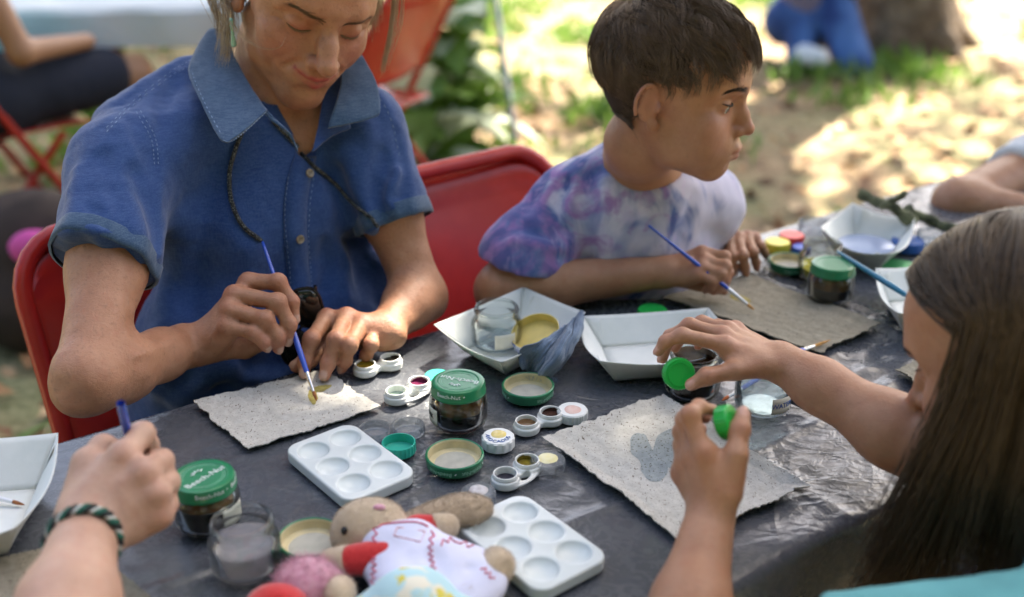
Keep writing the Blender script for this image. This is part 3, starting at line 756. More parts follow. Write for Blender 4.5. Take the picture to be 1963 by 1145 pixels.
# ---- white paperboard food trays
def m_board():
    b = NB('white_paperboard'); v = b.coord('Object'); n = b.noise(v, 35, 4, .6); f = b.noise(v, 600, 2, .5)
    b.base(b.mix(b.ramp(n, [(.4, (0,0,0)), (.6, (1,1,1))]), (.66,.68,.645), (.70,.715,.68))).set(Roughness=.6).bump(f, .12, .0006); return b.m
MBO = m_board()
def tray(label, rim, zr, base=.60, sag=.008, bow=.010):
    R_ = [on(*c, TZ+zr) for c in rim]; cen = sum(R_, V(0,0,0))/4; cen.z = TZ
    t = thing('food_tray', label, 'food tray', cen, 0, 'white paper food trays')
    B = [V(c.x, c.y, 0)*base+V(cen.x, cen.y, 0)*(1-base)-cen+V(0, 0, TZ+.0022) for c in R_]; R_ = [c-cen for c in R_]
    MB().grid(lambda s, q: (B[0]*(1-s)+B[1]*s)*(1-q)+(B[3]*(1-s)+B[2]*s)*q, 8, 8).build('tray_base', MBO, t, solid=.0008)
    for k in range(4):
        a0, a1, b0, b1 = R_[k], R_[(k+1) % 4], B[k], B[(k+1) % 4]
        mid = (b0+b1)/2; out = V(mid.x, mid.y, 0).normalized()
        def side(s, q):
            lo = b0*(1-s)+b1*s; hi = a0*(1-s)+a1*s
            p = lo*(1-q)+hi*q
            return p+out*(bow*math.sin(math.pi*s)*q*.8)-V(0, 0, sag*math.sin(math.pi*s)*q)
        MB().grid(side, 20, 8).build('tray_side', MBO, t, solid=.0009)
        if k in (0, 1, 2, 3):                                       # folded corner gusset outside
            i2 = (B[(k-1) % 4]-b0).normalized(); g = (b1-b0).normalized()
            tip = a0*.88+b0*.12
            MB().grid(lambda s, q: (b0-V(0, 0, .0002)+(tip-b0)*q+(g*s*.020)*(q))-out*(-.0014)*q, 4, 6).build('corner_fold', MBO, t, solid=.0007)
    return t
tray('white paper food tray holding an empty jar and a blue lid', [(832,622),(1003,550),(1122,599),(962,694)], .042, .62, .004, .006)
tray('white paper food tray behind the raised hand of the girl', [(1117,606),(1358,590),(1408,672),(1150,692)], .040, .72, .006, .012)
tray('white paper food tray with a brush in it at the left edge', [(-160,846),(111,830),(28,1012),(-260,1040)], .050, .66, .008, .012)
ft = tray('white paper food tray holding blue water at the far end', [(1574,436),(1634,389),(1754,416),(1704,486)], .050, .62, .012, .014)
MB().lathe([(.0001, .018), (.038, .018), (.042, .0178)], 32).build('blue_water', mat('blue_water', (.34,.40,.54), .08, spec=.6), ft)
tray('white paper food tray half hidden behind the forehead of the girl', [(1679,514),(1812,500),(1900,575),(1722,600)], .046, .66, .008, .010)

# ---- blue-rimmed lid and rag in the first tray
MBLU = mat('blue_white_lid', (.05,.10,.36), .35, col2=(.65,.68,.70), vscale=130)
MCRM2 = mat('yellow_lid_lining', (.66,.52,.16), .35, var=.08, vscale=70)
t = thing('jar_lid', 'blue and white lid with yellow lining leaning in the white tray', 'lid', on(1031,650,TZ+.020)); t.rotation_euler = (.30, -.28, 0)
MB().lathe([(.0001, 0), (.0295, 0), (.032, .002), (.032, .012), (.0312, .0145)], 64).build('rim', MBLU, t)
MB().lathe([(.0312, .0145), (.030, .0145), (.0296, .003), (.024, .0022), (.0001, .0024)], 64).build('lining', MCRM2, t)
def m_denimrag():
    b = NB('faded_denim_rag'); v = b.coord('Object'); n = b.noise(v, 40, 4, .6); f = b.noise(v, 900, 2, .5)
    b.base(b.mix(b.ramp(n, [(.3, (0,0,0)), (.7, (1,1,1))]), (.075,.115,.19), (.17,.235,.33))).set(Roughness=.95, Sheen_Weight=.3).bump(b.math('ADD', n, f), .7, .0015); return b.m
MRAG = m_denimrag()
def surf(name, rows, m, parent=None, nu=40, nv=24, solid=.0016, wob=.0012, seed=0, world=True, fold=0.0, nf=3.2):
    """smooth sheet through rows of 3-D points"""
    rows = [spline(r, 10) for r in rows]; n = min(len(r) for r in rows); rows = [[r[int(round(i*(len(r)-1)/(nu)))] for i in range(nu+1)] for r in rows]
    cols = [spline([r[i] for r in rows], 10) for i in range(nu+1)]; L_ = len(cols[0])-1
    def fn(s, q):
        p = cols[int(round(s*nu))][int(round(q*L_))]; fz = fold*abs(math.sin(s*nf*math.pi+1.5*q+.5*mnoise.noise(V(s*4, q*4, seed))))**.6; return p+V(0, -fz*.45, fz)+V(mnoise.noise(p*60+V(seed,0,0)), mnoise.noise(p*60+V(0,seed,9)), mnoise.noise(p*60+V(5,0,seed)))*wob
    return MB().grid(fn, nu, L_).build(name, m, parent, world=False, solid=solid, auto=0)
def P3(x, y, z): return on(x, y, TZ+z)
r = surf('denim_rag', [[P3(1120,600,.046), P3(1104,612,.040), P3(1086,628,.046), P3(1070,640,.038)],
                       [P3(1116,632,.044), P3(1094,644,.051), P3(1066,650,.043), P3(1034,662,.047)],
                       [P3(1104,664,.037), P3(1078,672,.047), P3(1046,672,.040), P3(1006,672,.044)],
                       [P3(1090,692,.022), P3(1066,698,.034), P3(1030,692,.027), P3(996,686,.033)],
                       [P3(1076,710,.010), P3(1050,716,.022), P3(1022,708,.013), P3(996,704,.020)],
                       [P3(1066,724,.003), P3(1040,728,.010), P3(1020,718,.004), P3(1000,716,.010)]], MRAG, nu=60, wob=.0022, fold=.0075)
tag(r, 'faded blue denim rag draped over the corner of the white tray', 'rag')
_fr = []
for k in range(90):
    a_ = random.random(); q_ = P3(1068-70*a_, 724-6*a_, .006+.006*random.random()); _fr.append([tuple(q_), tuple(q_+V(random.gauss(0,.002), -.003, -.002)), tuple(q_+V(random.gauss(0,.004), -.006, -.004))])
FRAY = _fr; RAG = r
r = surf('denim_rag', [[P3(1516,742,.012), P3(1548,752,.014), P3(1580,776,.010)], [P3(1512,758,.012), P3(1540,770,.015), P3(1572,790,.008)], [P3(1508,768,.004), P3(1534,782,.006), P3(1564,796,.003)]], mat('dark_denim_rag', (.05,.07,.10), .95, col2=(.10,.13,.18), vscale=60, bump=.5, bscale=400), wob=.0015, seed=3)
tag(r, 'scrap of dark denim behind the labelled water jar', 'rag')

# ---- brushes
MBH = mat('blue_brush_handle', (.020,.075,.48), .22, coat=.5); MBT = mat('teal_brush_handle', (.02,.18,.30), .3, coat=.3)
MFER = mat('brush_ferrule', (.62,.60,.57), .25, 1.0); MBR = mat('brown_bristles', (.30,.10,.025), .6, var=.3, vscale=400, bump=.6, bscale=900)
MWFER = mat('pale_ferrule', (.72,.74,.78), .3, .4); MTAN = mat('tan_bristles', (.55,.27,.06), .6, var=.25, vscale=300, bump=.6, bscale=900)
def brush(label, tip, end, hm=MBH, fm=MFER, bm_=MBR, L=None, r=.0034, group='thin paint brushes', fl=.026, bl=.013):
    tip, end = Vector(tip), Vector(end); d = (end-tip); Lt = d.length; d.normalize()
    t = thing('paint_brush', label, 'paint brush', tip, 0, group); t.rotation_euler = d.to_track_quat('Z', 'Y').to_euler()
    MB().tube([(0,0,0), (0,0,bl*.25), (0,0,bl*.6), (0,0,bl)], [.0004, .0013, .0021, .0019], 10).build('bristles', bm_, t)
    z0 = bl-.001
    MB().tube([(0,0,z0), (0,0,z0+fl*.62), (0,0,z0+fl*.63), (0,0,z0+fl*.67), (0,0,z0+fl*.68), (0,0,z0+fl*.75), (0,0,z0+fl*.76), (0,0,z0+fl*.80), (0,0,z0+fl)], [.0019, .0027, .0030, .0030, .0027, .0027, .0030, .0030, .0028], 14).build('ferrule', fm, t)
    z1 = z0+fl-.002
    MB().tube([(0,0,z1), (0,0,z1+.004), (0,0,z1+.03), (0,0,z1+.06), (0,0,Lt-.01), (0,0,Lt-.002), (0,0,Lt)], [.0026, r*.92, r*1.05, r, r*.6, r*.55, r*.2], 14).build('handle', hm, t)
    return t
brush('blue brush with brown tip touching the speckled paper, held by the woman', on(607,769,TZ+.0075), pt(503,463,1.375))
brush('blue brush with white ferrule held by the boy over brown paper', on(1446,594,TZ+.010), pt(1243,432,1.50), fm=MWFER, bm_=MTAN, fl=.034, r=.003)
brush('blue brush gripped by the hand with the braided bracelet', pt(262,905,1.02), pt(237,797,.965), r=.0036)
brush('brown-tipped brush lying in the tray at the left edge', on(47,968,TZ+.006), on(-190,905,TZ+.032), fm=MWFER, r=.003)
brush('tan bristled brush lying on the brown paper behind the forearm', on(1592,652,TZ+.010), on(1420,716,TZ+.008), bm_=MTAN, r=.004, bl=.030, fl=.02)
brush('long teal brush resting on the far clear jar', on(1772,588,TZ+.058), on(1604,482,TZ+.058), hm=MBT, fm=MBT, bm_=MBT, r=.0042)
brush('orange-tipped brush lying between the two open jars', on(1384,768,TZ+.006), on(1460,722,TZ+.006), bm_=mat('orange_bristles', (.62,.16,.04), .6), fm=MWFER, r=.003)

# ---- sticks with lichen at the far end
MBK = mat('mossy_bark', (.05,.055,.03), .95, col2=(.16,.17,.09), vscale=60, bump=.9, bscale=120, bdist=.006)
for k, (A, B, C_, rr) in enumerate((((1648,372,.07), (1700,392,.062), (1752,428,.04), .012), ((1735,402,.05), (1780,424,.03), (1836,446,.022), .012), ((1690,396,.06), (1722,380,.085), (1738,372,.09), .007))):
    pts = spline([P3(*A), P3(*B), P3(*C_)], 8)
    o = MB().tube([p+V(*(.006*mnoise.noise_vector(p*40))) for p in pts], [rr*(.6+.5*abs(mnoise.noise(p*50))) for p in pts], 9).build('mossy_stick', MBK)
    tag(o, ('dark mossy stick leaning on the far white tray', 'dark mossy stick lying below the bare arm at far right', 'short mossy twig on top of the far sticks')[k], 'stick', 'mossy sticks')
# ------------------------------------------------------------------ people
def m_skin(name, c, c2, lip, nail, rough=.47, sss=.12, freck=.25, wrk=0.0):
    b = NB(name); v = b.coord('Object'); at = b.node('Attribute'); at.attribute_name = 'tint'
    sp = b.node('SeparateColor'); b.link(at.outputs['Color'], sp.inputs[0])
    n1 = b.noise(v, 32, 4, .6); n2 = b.noise(v, 210, 3, .55); n3 = b.noise(v, 900, 3, .6)
    col = b.mix(b.ramp(n1, [(.35, (0,0,0)), (.65, (1,1,1))]), c, c2)
    col = b.mix(b.ramp(n2, [(.56, (0,0,0)), (.74, (freck,)*3)]), col, tuple(q*.50 for q in c2)); n4 = b.noise(v, 75, 4, .7); col = b.mix(b.ramp(n4, [(.52, (0,0,0)), (.72, (.30,)*3)]), col, tuple(q*w_ for q, w_ in zip(c, (.95,.62,.55))))
    col = b.mix(sp.outputs[0], col, lip); col = b.mix(sp.outputs[1], col, nail); col = b.mix(sp.outputs[2], col, (.045,.028,.018))
    b.base(col)
    b.link(b.math('SUBTRACT', rough, b.math('MULTIPLY', sp.outputs[1], .18)), b.b.inputs['Roughness'])
    b.set(Subsurface_Weight=sss, Subsurface_Radius=(1, .32, .16), Subsurface_Scale=.006, Specular_IOR_Level=.45)
    hgt = b.math('ADD', b.math('MULTIPLY', n2, .9), n3)
    if wrk:
        r1 = b.noise(b.coord('Object', (1, 1, 1.6)), 95, 2, .5, 1.0)
        hgt = b.math('ADD', hgt, b.math('MULTIPLY', b.math('MINIMUM', b.math('MULTIPLY', b.math('ABSOLUTE', b.math('SUBTRACT', r1, .5)), 12.0), 1.0), wrk))
    b.bump(hgt, .5, .0009); return b.m
def pad(f, c, r, k=.006, R=None): f.put(ell(c, r, R), k)

def head(f, X, child=False, s=1.0, ears=True, neck=None):
    """sculpts a head into the field; x = the person's right, y = forward, z = up"""
    R = X.R; S = X.s
    def E(c, r, k, Q=None): f.put(ell(X(c), np.array(r)*S, R if Q is None else R @ Q), k*S)
    def C(pts, rs, k, ki=None): f.put(chain([X(p) for p in pts], [q*S for q in rs]), k*S, (ki or k)*S)
    def G(pts, amp, sig): f.dent([X(p) for p in pts], amp*S, sig*S)
    big = 1.05 if child else 1.0
    E((0,-.014,.042), (.0745*big, .094*big, .080*big), .02)
    E((0,.030,-.022), (.058,.056,.080) if child else (.0535,.056,.079), .03)
    E((0,.040,.048), (.057,.047,.044), .03)
    for x in (-1, 1):
        ch = 0.0 if child else .006
        C([(x*.051,-.002,-.042), (x*.043,.018,-.068), (x*.015,.060,-.094)] if child else [(x*.050,-.004,-.042), (x*.039,.019,-.068), (x*.013,.063,-.094)], [.015,.0145,.015] if not child else [.019,.018,.015], .022)
        E((x*.044,.050,-.024), (.023,.022,.020), .022)
        E((x*(.036 if child else .031),.054 if child else .050,-.052 if child else -.043), (.022,.022,.024) if not child else (.030,.027,.031), .024)
        E((x*.058,.018,.012), (.014,.03,.03), .02)
    E((0,.070 if not child else .068,-.099+ch+(.005 if child else 0)), (.019,.016,.0155) if not child else (.015,.012,.012), .02)
    E((0,.072,-.064+ch), (.030,.024,.026), .02)                         # muzzle
    bz = .020
    C([(-.046,.062,bz), (-.024,.078,bz+.002), (0,.081,bz-.002), (.024,.078,bz+.002), (.046,.062,bz)], [.010,.0115,.010,.0115,.010] if not child else [.009]*5, .018)
    for x in (-1, 1):
        G([(x*.020,.090,.004), (x*.042,.082,.004)], .0085 if child else .0110, .0125)
        E((x*.0315,.0680,.001), (.0155,.0150,.0118), .005)           # lid over the eyeball
        if child: f.cut(ell(X((x*.0315,.0835,-.0015)), np.array((.0112,.0060,.0036))*S, R), .0015*S)
        G([(x*.017,.088,.0105), (x*.030,.0905,.0140), (x*.046,.077,.0095)], .0028, .0026)
        G([(x*.019,.085,-.0065), (x*.031,.088,-.0095), (x*.0455,.077,-.0055)], .0018, .0026)
        if not child:
            G([(x*.020,.087,-.014), (x*.032,.086,-.019), (x*.045,.075,-.014)], .0024, .0035)
            G([(x*.017,.093,-.037), (x*.0265,.086,-.044), (x*.0335,.078,-.053)], .0042, .0040)
            G([(x*.0050,.089,.020), (x*.0068,.088,.036)], .0034, .0026)
            for q in (-.004, .004, .011): G([(x*.050,.066,q*.8), (x*.062,.045,q*1.8)], .0019, .0022)
            G([(x*.034,.077,-.038), (x*.045,.066,-.050), (x*.044,.060,-.068)], .0016, .006)
    if not child:
        for q in (.040, .052, .064): G([(-.034,.078-.3*(q-.04),q), (0,.090-.3*(q-.04),q-.002), (.034,.078-.3*(q-.04),q)], .0019, .0026)
    n = .86 if child else 1.12
    C([(0,.079,.012), (0,.079+.016*n,-.014), (0,.079+.0275*n,-.031)], [.0078*n, .0086*n, .0108*n], .012)
    E((0,.079+.029*n,-.0325), (.0085,.0075,.0075), .006)
    for x in (-1, 1):
        E((x*.0125*n,.079+.0155*n,-.0365), (.0068,.0095,.0075), .005)
        f.cut(ell(X((x*.0062,.079+.020*n,-.0450)), np.array((.0034,.0050,.0042))*S, R), .002*S)
        G([(x*.0185*n,.092,-.030), (x*.0195*n,.091,-.040)], .0018, .0030)
    mz = .0080 if not child else .002
    sm = 0.0 if child else .0085
    U = lambda pts: [(x_*(1+16*sm), y_+.12*sm*(abs(x_)/.024), z_+mz+sm*(abs(x_)/.024)**2) for x_, y_, z_ in pts]
    C(U([(-.0225,.080,-.0675), (-.0085,.0940,-.0630), (0,.0945,-.0645), (.0085,.0940,-.0630), (.0225,.080,-.0675)]), [.0028,.0042,.0038,.0042,.0028], .006, .006)
    C(U([(-.0205,.080,-.0705), (0,.0915,-.0735), (.0205,.080,-.0705)]), [.0030,.0052,.0030], .006, .006)
    G(U([(-.0255,.081,-.0672), (-.011,.0955,-.0685), (0,.0985,-.0692), (.011,.0955,-.0685), (.0255,.081,-.0672)]), .0028 if not child else .004, .0020)
    G([(0,.097,-.046), (0,.098,-.053)], .0012, .0034)
    G([(-.010,.089,-.0825+ch*.9), (.010,.089,-.0825+ch*.9)], .0035, .0070)
    for x in (-1, 1): G(U([(x*.0245,.080,-.0672), (x*.0262,.078,-.0665)]), .0014, .0030)
    if ears:
        for x in (-1, 1):
            Q = np.array(Matrix.Rotation(x*(.62 if child else .42), 3, 'Z') @ Matrix.Rotation(-.18, 3, 'X'))
            ex = .004 if child else 0
            f.put(ell(X((x*(.0755+ex),-.012,-.002)), np.array((.0062,.0190,.0300) if not child else (.0056,.0165,.0262))*S, R @ Q), .004*S)
            c0 = np.array((x*(.0800+ex),-.016,.002))
            pts = []
            for k in range(11):
                a = -0.9+k*.40; p = Q @ (np.array((0, -.0165*math.cos(a), .0270*math.sin(a)))*(.87 if child else 1)); pts.append(X(c0+p+np.array((x*.0015, 0, -.002))))
            f.put(chain(pts, [.0030*S]*11), .002*S)
            f.cut(ell(X((x*(.0845+ex),-.0085,-.001)), np.array((.0062,.0088,.0155))*S, R @ Q), .002*S)
            f.put(ell(X((x*(.0765+ex),.000,-.007)), np.array((.0045,.0040,.0075))*S, R @ Q), .003*S)
            f.put(ell(X((x*(.0745+ex*.6),-.006,-.031)), np.array((.0058,.0085,.0095))*S, R @ Q), .005*S)
    if neck: f.put(chain([X((0,-.018,-.045))]+[np.array(p) for p in neck[0]], [.050*S]+neck[1]), .025)
def head_tint(T, v, X, lips=1.0, child=False):
    S = X.s; g = lambda p, s: gauss(v, X(p), s*S)
    mz = .0080 if not child else .002; sm = 0.0 if child else .0085; U = lambda pts: [X((x_*(1+16*sm), y_+.12*sm*(abs(x_)/.024), z_+mz+sm*(abs(x_)/.024)**2)) for x_, y_, z_ in pts]
    up = line_gauss(v, U(((-.021,.083,-.0665), (-.008,.0985,-.0645), (0,.0985,-.0655), (.008,.0985,-.0645), (.021,.083,-.0665))), .0040*S)
    lo = line_gauss(v, U(((-.019,.083,-.0710), (0,.0970,-.0745), (.019,.083,-.0710))), .0048*S)
    T[:, 0] = np.maximum(T[:, 0], lips*np.clip(1.6*np.maximum(up, lo)-.2, 0, 1))
    for x in (-1, 1):
        T[:, 0] += .34*g((x*.044,.072,-.030), .024)+.26*g((x*.0315,.082,-.004), .014)+.32*g((x*.082,-.012,0), .03)
    T[:, 0] += .36*g((0,.108,-.034), .013)+.18*g((0,.075,-.105), .02)+.12*g((0,.08,.05), .04)
    T[:, 2] += .5*line_gauss(v, U(((-.0225,.083,-.0672), (0,.0975,-.0692), (.0225,.083,-.0672))), .0013*S)
def snapper(v, Q):
    bv = BVHTree.FromPolygons([tuple(p) for p in v], [tuple(q) for q in Q]); return bv
def hit(bv, px, py, off=.002, dmax=5):
    r = _ray(px, py).normalized(); loc, n, i, d = bv.ray_cast(CAM, r, dmax)
    if loc is None: return None
    if n.dot(r) > 0: n = -n
    return loc+n*off
def hits(bv, pts, off=.002, n=8, fall=None):
    P_ = [V(*p[:2], 0) for p in pts]; S = spline(P_, n) if len(P_) > 2 else [P_[0].lerp(P_[1], k/n) for k in range(n+1)]
    out = [hit(bv, p.x, p.y, off) for p in S]; return [o for o in out if o is not None]
def near(bv, p, off):
    loc, n, i, d = bv.find_nearest(Vector(p)); return loc+n*off
def strands(name, P, rad, m, parent=None, taper=.25):
    """P: (N, K, 3) polylines -> one mesh of thin three-sided hairs"""
    P = np.asarray(P, np.float32); N, K, _ = P.shape
    t = np.gradient(P, axis=1); t /= np.maximum(np.linalg.norm(t, axis=2, keepdims=True), 1e-9)
    ref = np.broadcast_to(np.array([.31, .52, .79], np.float32), t.shape); a = np.cross(t, ref); a /= np.maximum(np.linalg.norm(a, axis=2, keepdims=True), 1e-9); b = np.cross(t, a)
    rr = (np.asarray(rad).reshape(-1, 1)*np.linspace(1, taper, K)[None, :])[:, :, None]
    if rr.shape[0] == 1: rr = np.repeat(rr, N, 0)
    ring = np.stack([P+rr*(math.cos(q)*a+math.sin(q)*b) for q in (0, 2.0944, 4.18879)], 2)       # N,K,3,3
    base = (np.arange(N)[:, None, None]*K+np.arange(K-1)[None, :, None])*3
    k = np.arange(3)[None, None, :]; k2 = (k+1) % 3
    Q = np.stack([base+k, base+k2, base+3+k2, base+3+k], -1).reshape(-1, 4)
    return link(name, mesh_np(name, ring.reshape(-1, 3), Q, m), parent)
def m_hair(name, c1, c2, rough=.45):
    b = NB(name); v = b.coord('Object'); n = b.noise(v, 90, 4, .65); g = b.node('NewGeometry')
    c = b.mix(b.ramp(n, [(.3, (0,0,0)), (.7, (1,1,1))]), c1, c2)
    c = b.mix(b.math('MULTIPLY', g.outputs['Random Per Island'], .7), c, tuple(q*1.5 for q in c2))
    b.base(c).set(Roughness=rough, Specular_IOR_Level=.35); return b.m

FR = ((.0098,.0086,.0076,.0066), (.0100,.0088,.0078,.0068), (.0096,.0084,.0074,.0064), (.0085,.0074,.0066,.0058))
def hand(f, wr, mcps, fing, thumb, s=1.0, wr_r=(.021, .026), palm=None, slim=1.0, tints=None, knuck=.0015, pad_dir=None, nails=None):
    """wr: wrist centre; mcps: four knuckles (index first); fing: four lists PIP, DIP, TIP; thumb: CMC, MCP, IP, TIP"""
    A = np.array; wr = A(wr); mcps = [A(m) for m in mcps]
    across = mcps[3]-mcps[0]; across = across/np.linalg.norm(across); along = (sum(mcps)/4-wr); along /= np.linalg.norm(along)
    nrm = np.cross(across, along); nrm /= np.linalg.norm(nrm)        # +-: toward the back or the palm; fixed below
    tipm = sum(A(q[-1]) for q in fing)/4; mm = sum(mcps)/4
    if nrm @ (tipm-mm) > 0: nrm = -nrm                               # back of the hand
    if pad_dir is not None: nrm = -A(pad_dir)
    pr = []
    for i, m in enumerate(mcps):
        w0 = wr+across*(i-1.5)*.0095*s
        pr.append(cone(w0-nrm*.002*s, m-nrm*.0025*s, .0165*s, .0112*s*(1 if i < 3 else .92)))
        pr.append(cone(w0*.45+m*.55-nrm*.009*s, m-nrm*.008*s-along*.006*s, .0125*s, .0098*s))
    f.put(pr, .012*s, .010*s)
    th = [A(q) for q in thumb]
    f.put(chain(th[:2], [.0150*s, .0128*s]), .014*s)
    tg = chain(th[1:], [.0118*s, .0098*s, .0080*s]); f.put(tg, .005*s, .006*s)
    f.put(ell(th[2], (.0104*s,)*3), .006*s)
    up = -(th[1]*.5+th[3]*.5-th[2]);
    for i, q in enumerate(fing):
        pts = [mcps[i]]+[A(p) for p in q]; r = [x*s*slim for x in FR[i]]
        f.put(chain(pts, r), .0022*s, .004*s)
    for i, q in enumerate(fing):
        pts = [mcps[i]]+[A(p) for p in q]; r = [x*s*slim for x in FR[i]]
        f.put(ell(mcps[i]+nrm*.0022*s, (.0092*s,)*3), .010*s)
        f.put(ell(pts[1], (r[1]*1.10,)*3), .006*s); f.put(ell(pts[2], (r[2]*1.06,)*3), .005*s)
        for j in (1, 2):                                             # crease lines over the joints
            d = pts[j+1]-pts[j-1]; d = d/np.linalg.norm(d); o = pts[j]-.5*(pts[j-1]+pts[j+1]); o = o-d*(o@d)
            o = o/np.linalg.norm(o) if np.linalg.norm(o) > .0008 else nrm
            sd = np.cross(d, o)
            for e in (-.0022, .0018): f.dent([pts[j]+o*r[j]*1.02+d*e*s+sd*.005*s, pts[j]+o*r[j]*1.02+d*e*s-sd*.005*s], .0007*s, .0011*s)
    if tints is not None:
        chains = [[mcps[i]]+[A(p) for p in q] for i, q in enumerate(fing)]+[th[1:]]
        for i, c in enumerate(chains):
            j = -2; d = c[-1]-c[-2]; L = np.linalg.norm(d); d = d/max(L, 1e-9)
            o = c[-2]-.5*(c[-3]+c[-1]); o = o-d*(o@d)
            o = o/np.linalg.norm(o) if np.linalg.norm(o) > .0008 else nrm
            if nails and i in nails: o = A(nails[i], float); o = o-d*(o@d); o = o/np.linalg.norm(o)
            r = ([x*s*slim for x in FR[i]] if i < 4 else [0, .0118*s, .0098*s, .0080*s])[-1]
            tints.append(('nail', c[-1]+o*r*.85+d*.0012*s, d, o, r))
            tints.append(('red', c[-1], None, None, .010*s))
            for q in c[1:-1]: tints.append(('red2', q+o*.006*s, None, None, .008*s))
            if i < 4: tints.append(('red2', c[0]+nrm*.008*s, None, None, .010*s))
def nail_dents(f, tints):
    for kind, c, d, o, r in tints:
        if kind != 'nail': continue
        sd = np.cross(d, o)
        f.put(ell(c-o*r*.28-d*.001, (r*.70, r*1.05, r*.42), np.stack([sd, d, o], 1)), .0008)
def apply_tints(T, v, tints):
    for kind, c, d, o, r in tints:
        if kind == 'nail':
            q = v-c; sd = np.cross(d, o); a = (q@sd)/(r*.72); b = (q@d)/(r*1.0); h = (q@o)/(r*.9)
            T[:, 1] = np.maximum(T[:, 1], np.clip(3.5*(1-np.sqrt(a**4+b**4)), 0, 1)*(np.abs(h) < .75)*.85)
        else: T[:, 0] += (.30 if kind == 'red' else .24)*gauss(v, c, r)
def finish_body(name, f, m, parent, tintfn=None, smooth=1, wrinkle=.0004):
    v, Q = f.mesh(smooth); T = np.zeros((len(v), 3))
    if tintfn: tintfn(T, v)
    N = normals_of(v, Q)
    v = v+N*(wrinkle*vnoise(v, 160, 2))[:, None]
    me = mesh_np(name, v, Q, m); set_attr(me, 'tint', np.clip(T, 0, 1))
    o = link(name, me, parent); return o, v, Q

def face_bits(X, bv, parent, m, rad, n, thick=1.0, fringe=34, zl=0.0, lw=1.0, frown=False):
    rg = np.random.default_rng(11); S = X.s
    def front(p, off):                                               # the skin straight behind a point in front of the face
        o, n, _, _ = bv.ray_cast(X.v((p[0], .15, p[2])), X.d((0,-1,0)), .2)
        return (o+n*off) if o is not None else X.v(p)
    for x in (1, -1):
        B = []
        for k in range(n):
            q = rg.random(); b0 = np.array((x*(.010+.040*q), .09-.02*q, (.0205+.0080*math.sin(q*2.3)-.004*q if not frown else .0125+.0210*q-.0125*q*q)+rg.normal(0, .0015)*thick*(1-.6*q)))
            dr = np.array((x*.0055, -.001, .0014-.0036*q))+rg.normal(0, .0002, 3)
            B.append([tuple(front(b0+dr*s_, .0002+.0005*s_)) for s_ in np.linspace(0, 1, 4)])
        strands('eyebrow', B, rad, m, parent)['kind'] = 'stuff'
        lash = []; fr = []
        for q in np.linspace(-1, 1, 15):
            dx = q*.0135; zz = -.0074+.0032*q*q
            z2 = zz+zl; p = front((x*(.0315+dx), 0, z2), .0005) if zl == 0 else X.v((x*(.0315+dx), .0684+.0152*math.sqrt(max(.05, 1-(dx/.0158)**2-((z2-.001)/.0120)**2)), z2)); lash.append(p)
        MB().tube(lash, [S*lw*(.0004+.0008*math.sin(math.pi*i/14)) for i in range(15)], 6).build('eyelashes', m, parent)
        for k in range(fringe):
            q = rg.random(); i = q*13.99; p = lash[int(i)].lerp(lash[int(i)+1], i % 1); o = X.d((x*(q-.5)*.9*x*-x, 1.0, -.75)); o.normalize()
            L = S*rg.uniform(.0025, .0045); fr.append([tuple(p), tuple(p+o*L*.5+V(0,0,-.0004)), tuple(p+o*L)])
        if fr: strands('lash_fringe', fr, .00018, m, parent)['kind'] = 'stuff'
def short_hair(X, m, parent, n_clump, per, seed, thick=.013, len_=(.030,.055), front=.062, big=1.05, crown=(0.12,-.55,.80), rad=.0006, bv=None, fwd=0.0):
    rg = np.random.default_rng(seed); c = np.array((0,-.014,.042)); R = np.array((.0745,.094,.080))*big
    cr = np.array(crown); cr = cr/np.linalg.norm(cr); e1 = np.cross(cr, (0,1,0.1)); e1 /= np.linalg.norm(e1); e2 = np.cross(cr, e1)
    def P(w, al, off):
        d = math.cos(w)*cr+math.sin(w)*(math.cos(al)*e1+math.sin(al)*e2); q = c+d*R; return q+d*off
    def ok(q):                                                       # hairline
        x, y, z = q
        if y > .035: return z > front-.010*abs(x)/.05+(-.012 if y < .06 else 0)
        if y > .005: return z > .040+(.035-y)*-.8
        if y > -.036: return z > .034
        return z > -.052-.1*(y+.09)
    out = []; t = 0
    while len(out) < n_clump*per and t < n_clump*6:
        t += 1; w0 = math.acos(1-rg.random()*1.75); al = rg.uniform(0, 2*math.pi); q0 = P(w0, al, 0)
        if not ok(q0): continue
        L = rg.uniform(*len_)*(.62 if q0[1] > .045 and q0[2] < .095 else 1); low = np.clip((q0[2]+.03)/.09, .45, 1.0) if q0[1] < .03 else 1.0; L *= low
        th = thick*low*rg.uniform(.35, 1.0); L *= (.55 if abs(q0[0]) > .045 and -.04 < q0[1] < .04 and q0[2] < .075 else 1); dal = rg.normal(0, .13)/max(.35, math.sin(w0)); dw = L/.088; th += fwd*max(0, min(1, (q0[1]-.01)/.05))
        for k in range(per):
            jw, ja = rg.normal(0, .045), rg.normal(0, .045)/max(.3, math.sin(w0)); pts = []
            l2 = rg.uniform(.8, 1.08); tj = rg.normal(0, .030, 2)
            for s_ in np.linspace(0, 1, 6):
                off = .001+th*math.sin(min(1, s_*1.3)*math.pi*.5)*(1-.22*s_)
                pts.append(X(P(w0+jw*(1-.5*s_)+dw*l2*s_+tj[0]*s_, al+ja*(1-.5*s_)+dal*s_*s_+tj[1]*s_, off)))
            if bv is not None and q0[2] < .03 and q0[1] < .03:             # lie on the nape rather than inside it
                for i in range(1, 6):
                    loc, n, _, d = bv.find_nearest(Vector(pts[i]))
                    if (Vector(pts[i])-loc).dot(n) < .003: pts[i] = np.array(loc+n*(.003+.004*rg.random()))
            out.append(pts)
    return strands('hair', out, rg.uniform(.7*rad, 1.3*rad, len(out)), m, parent)
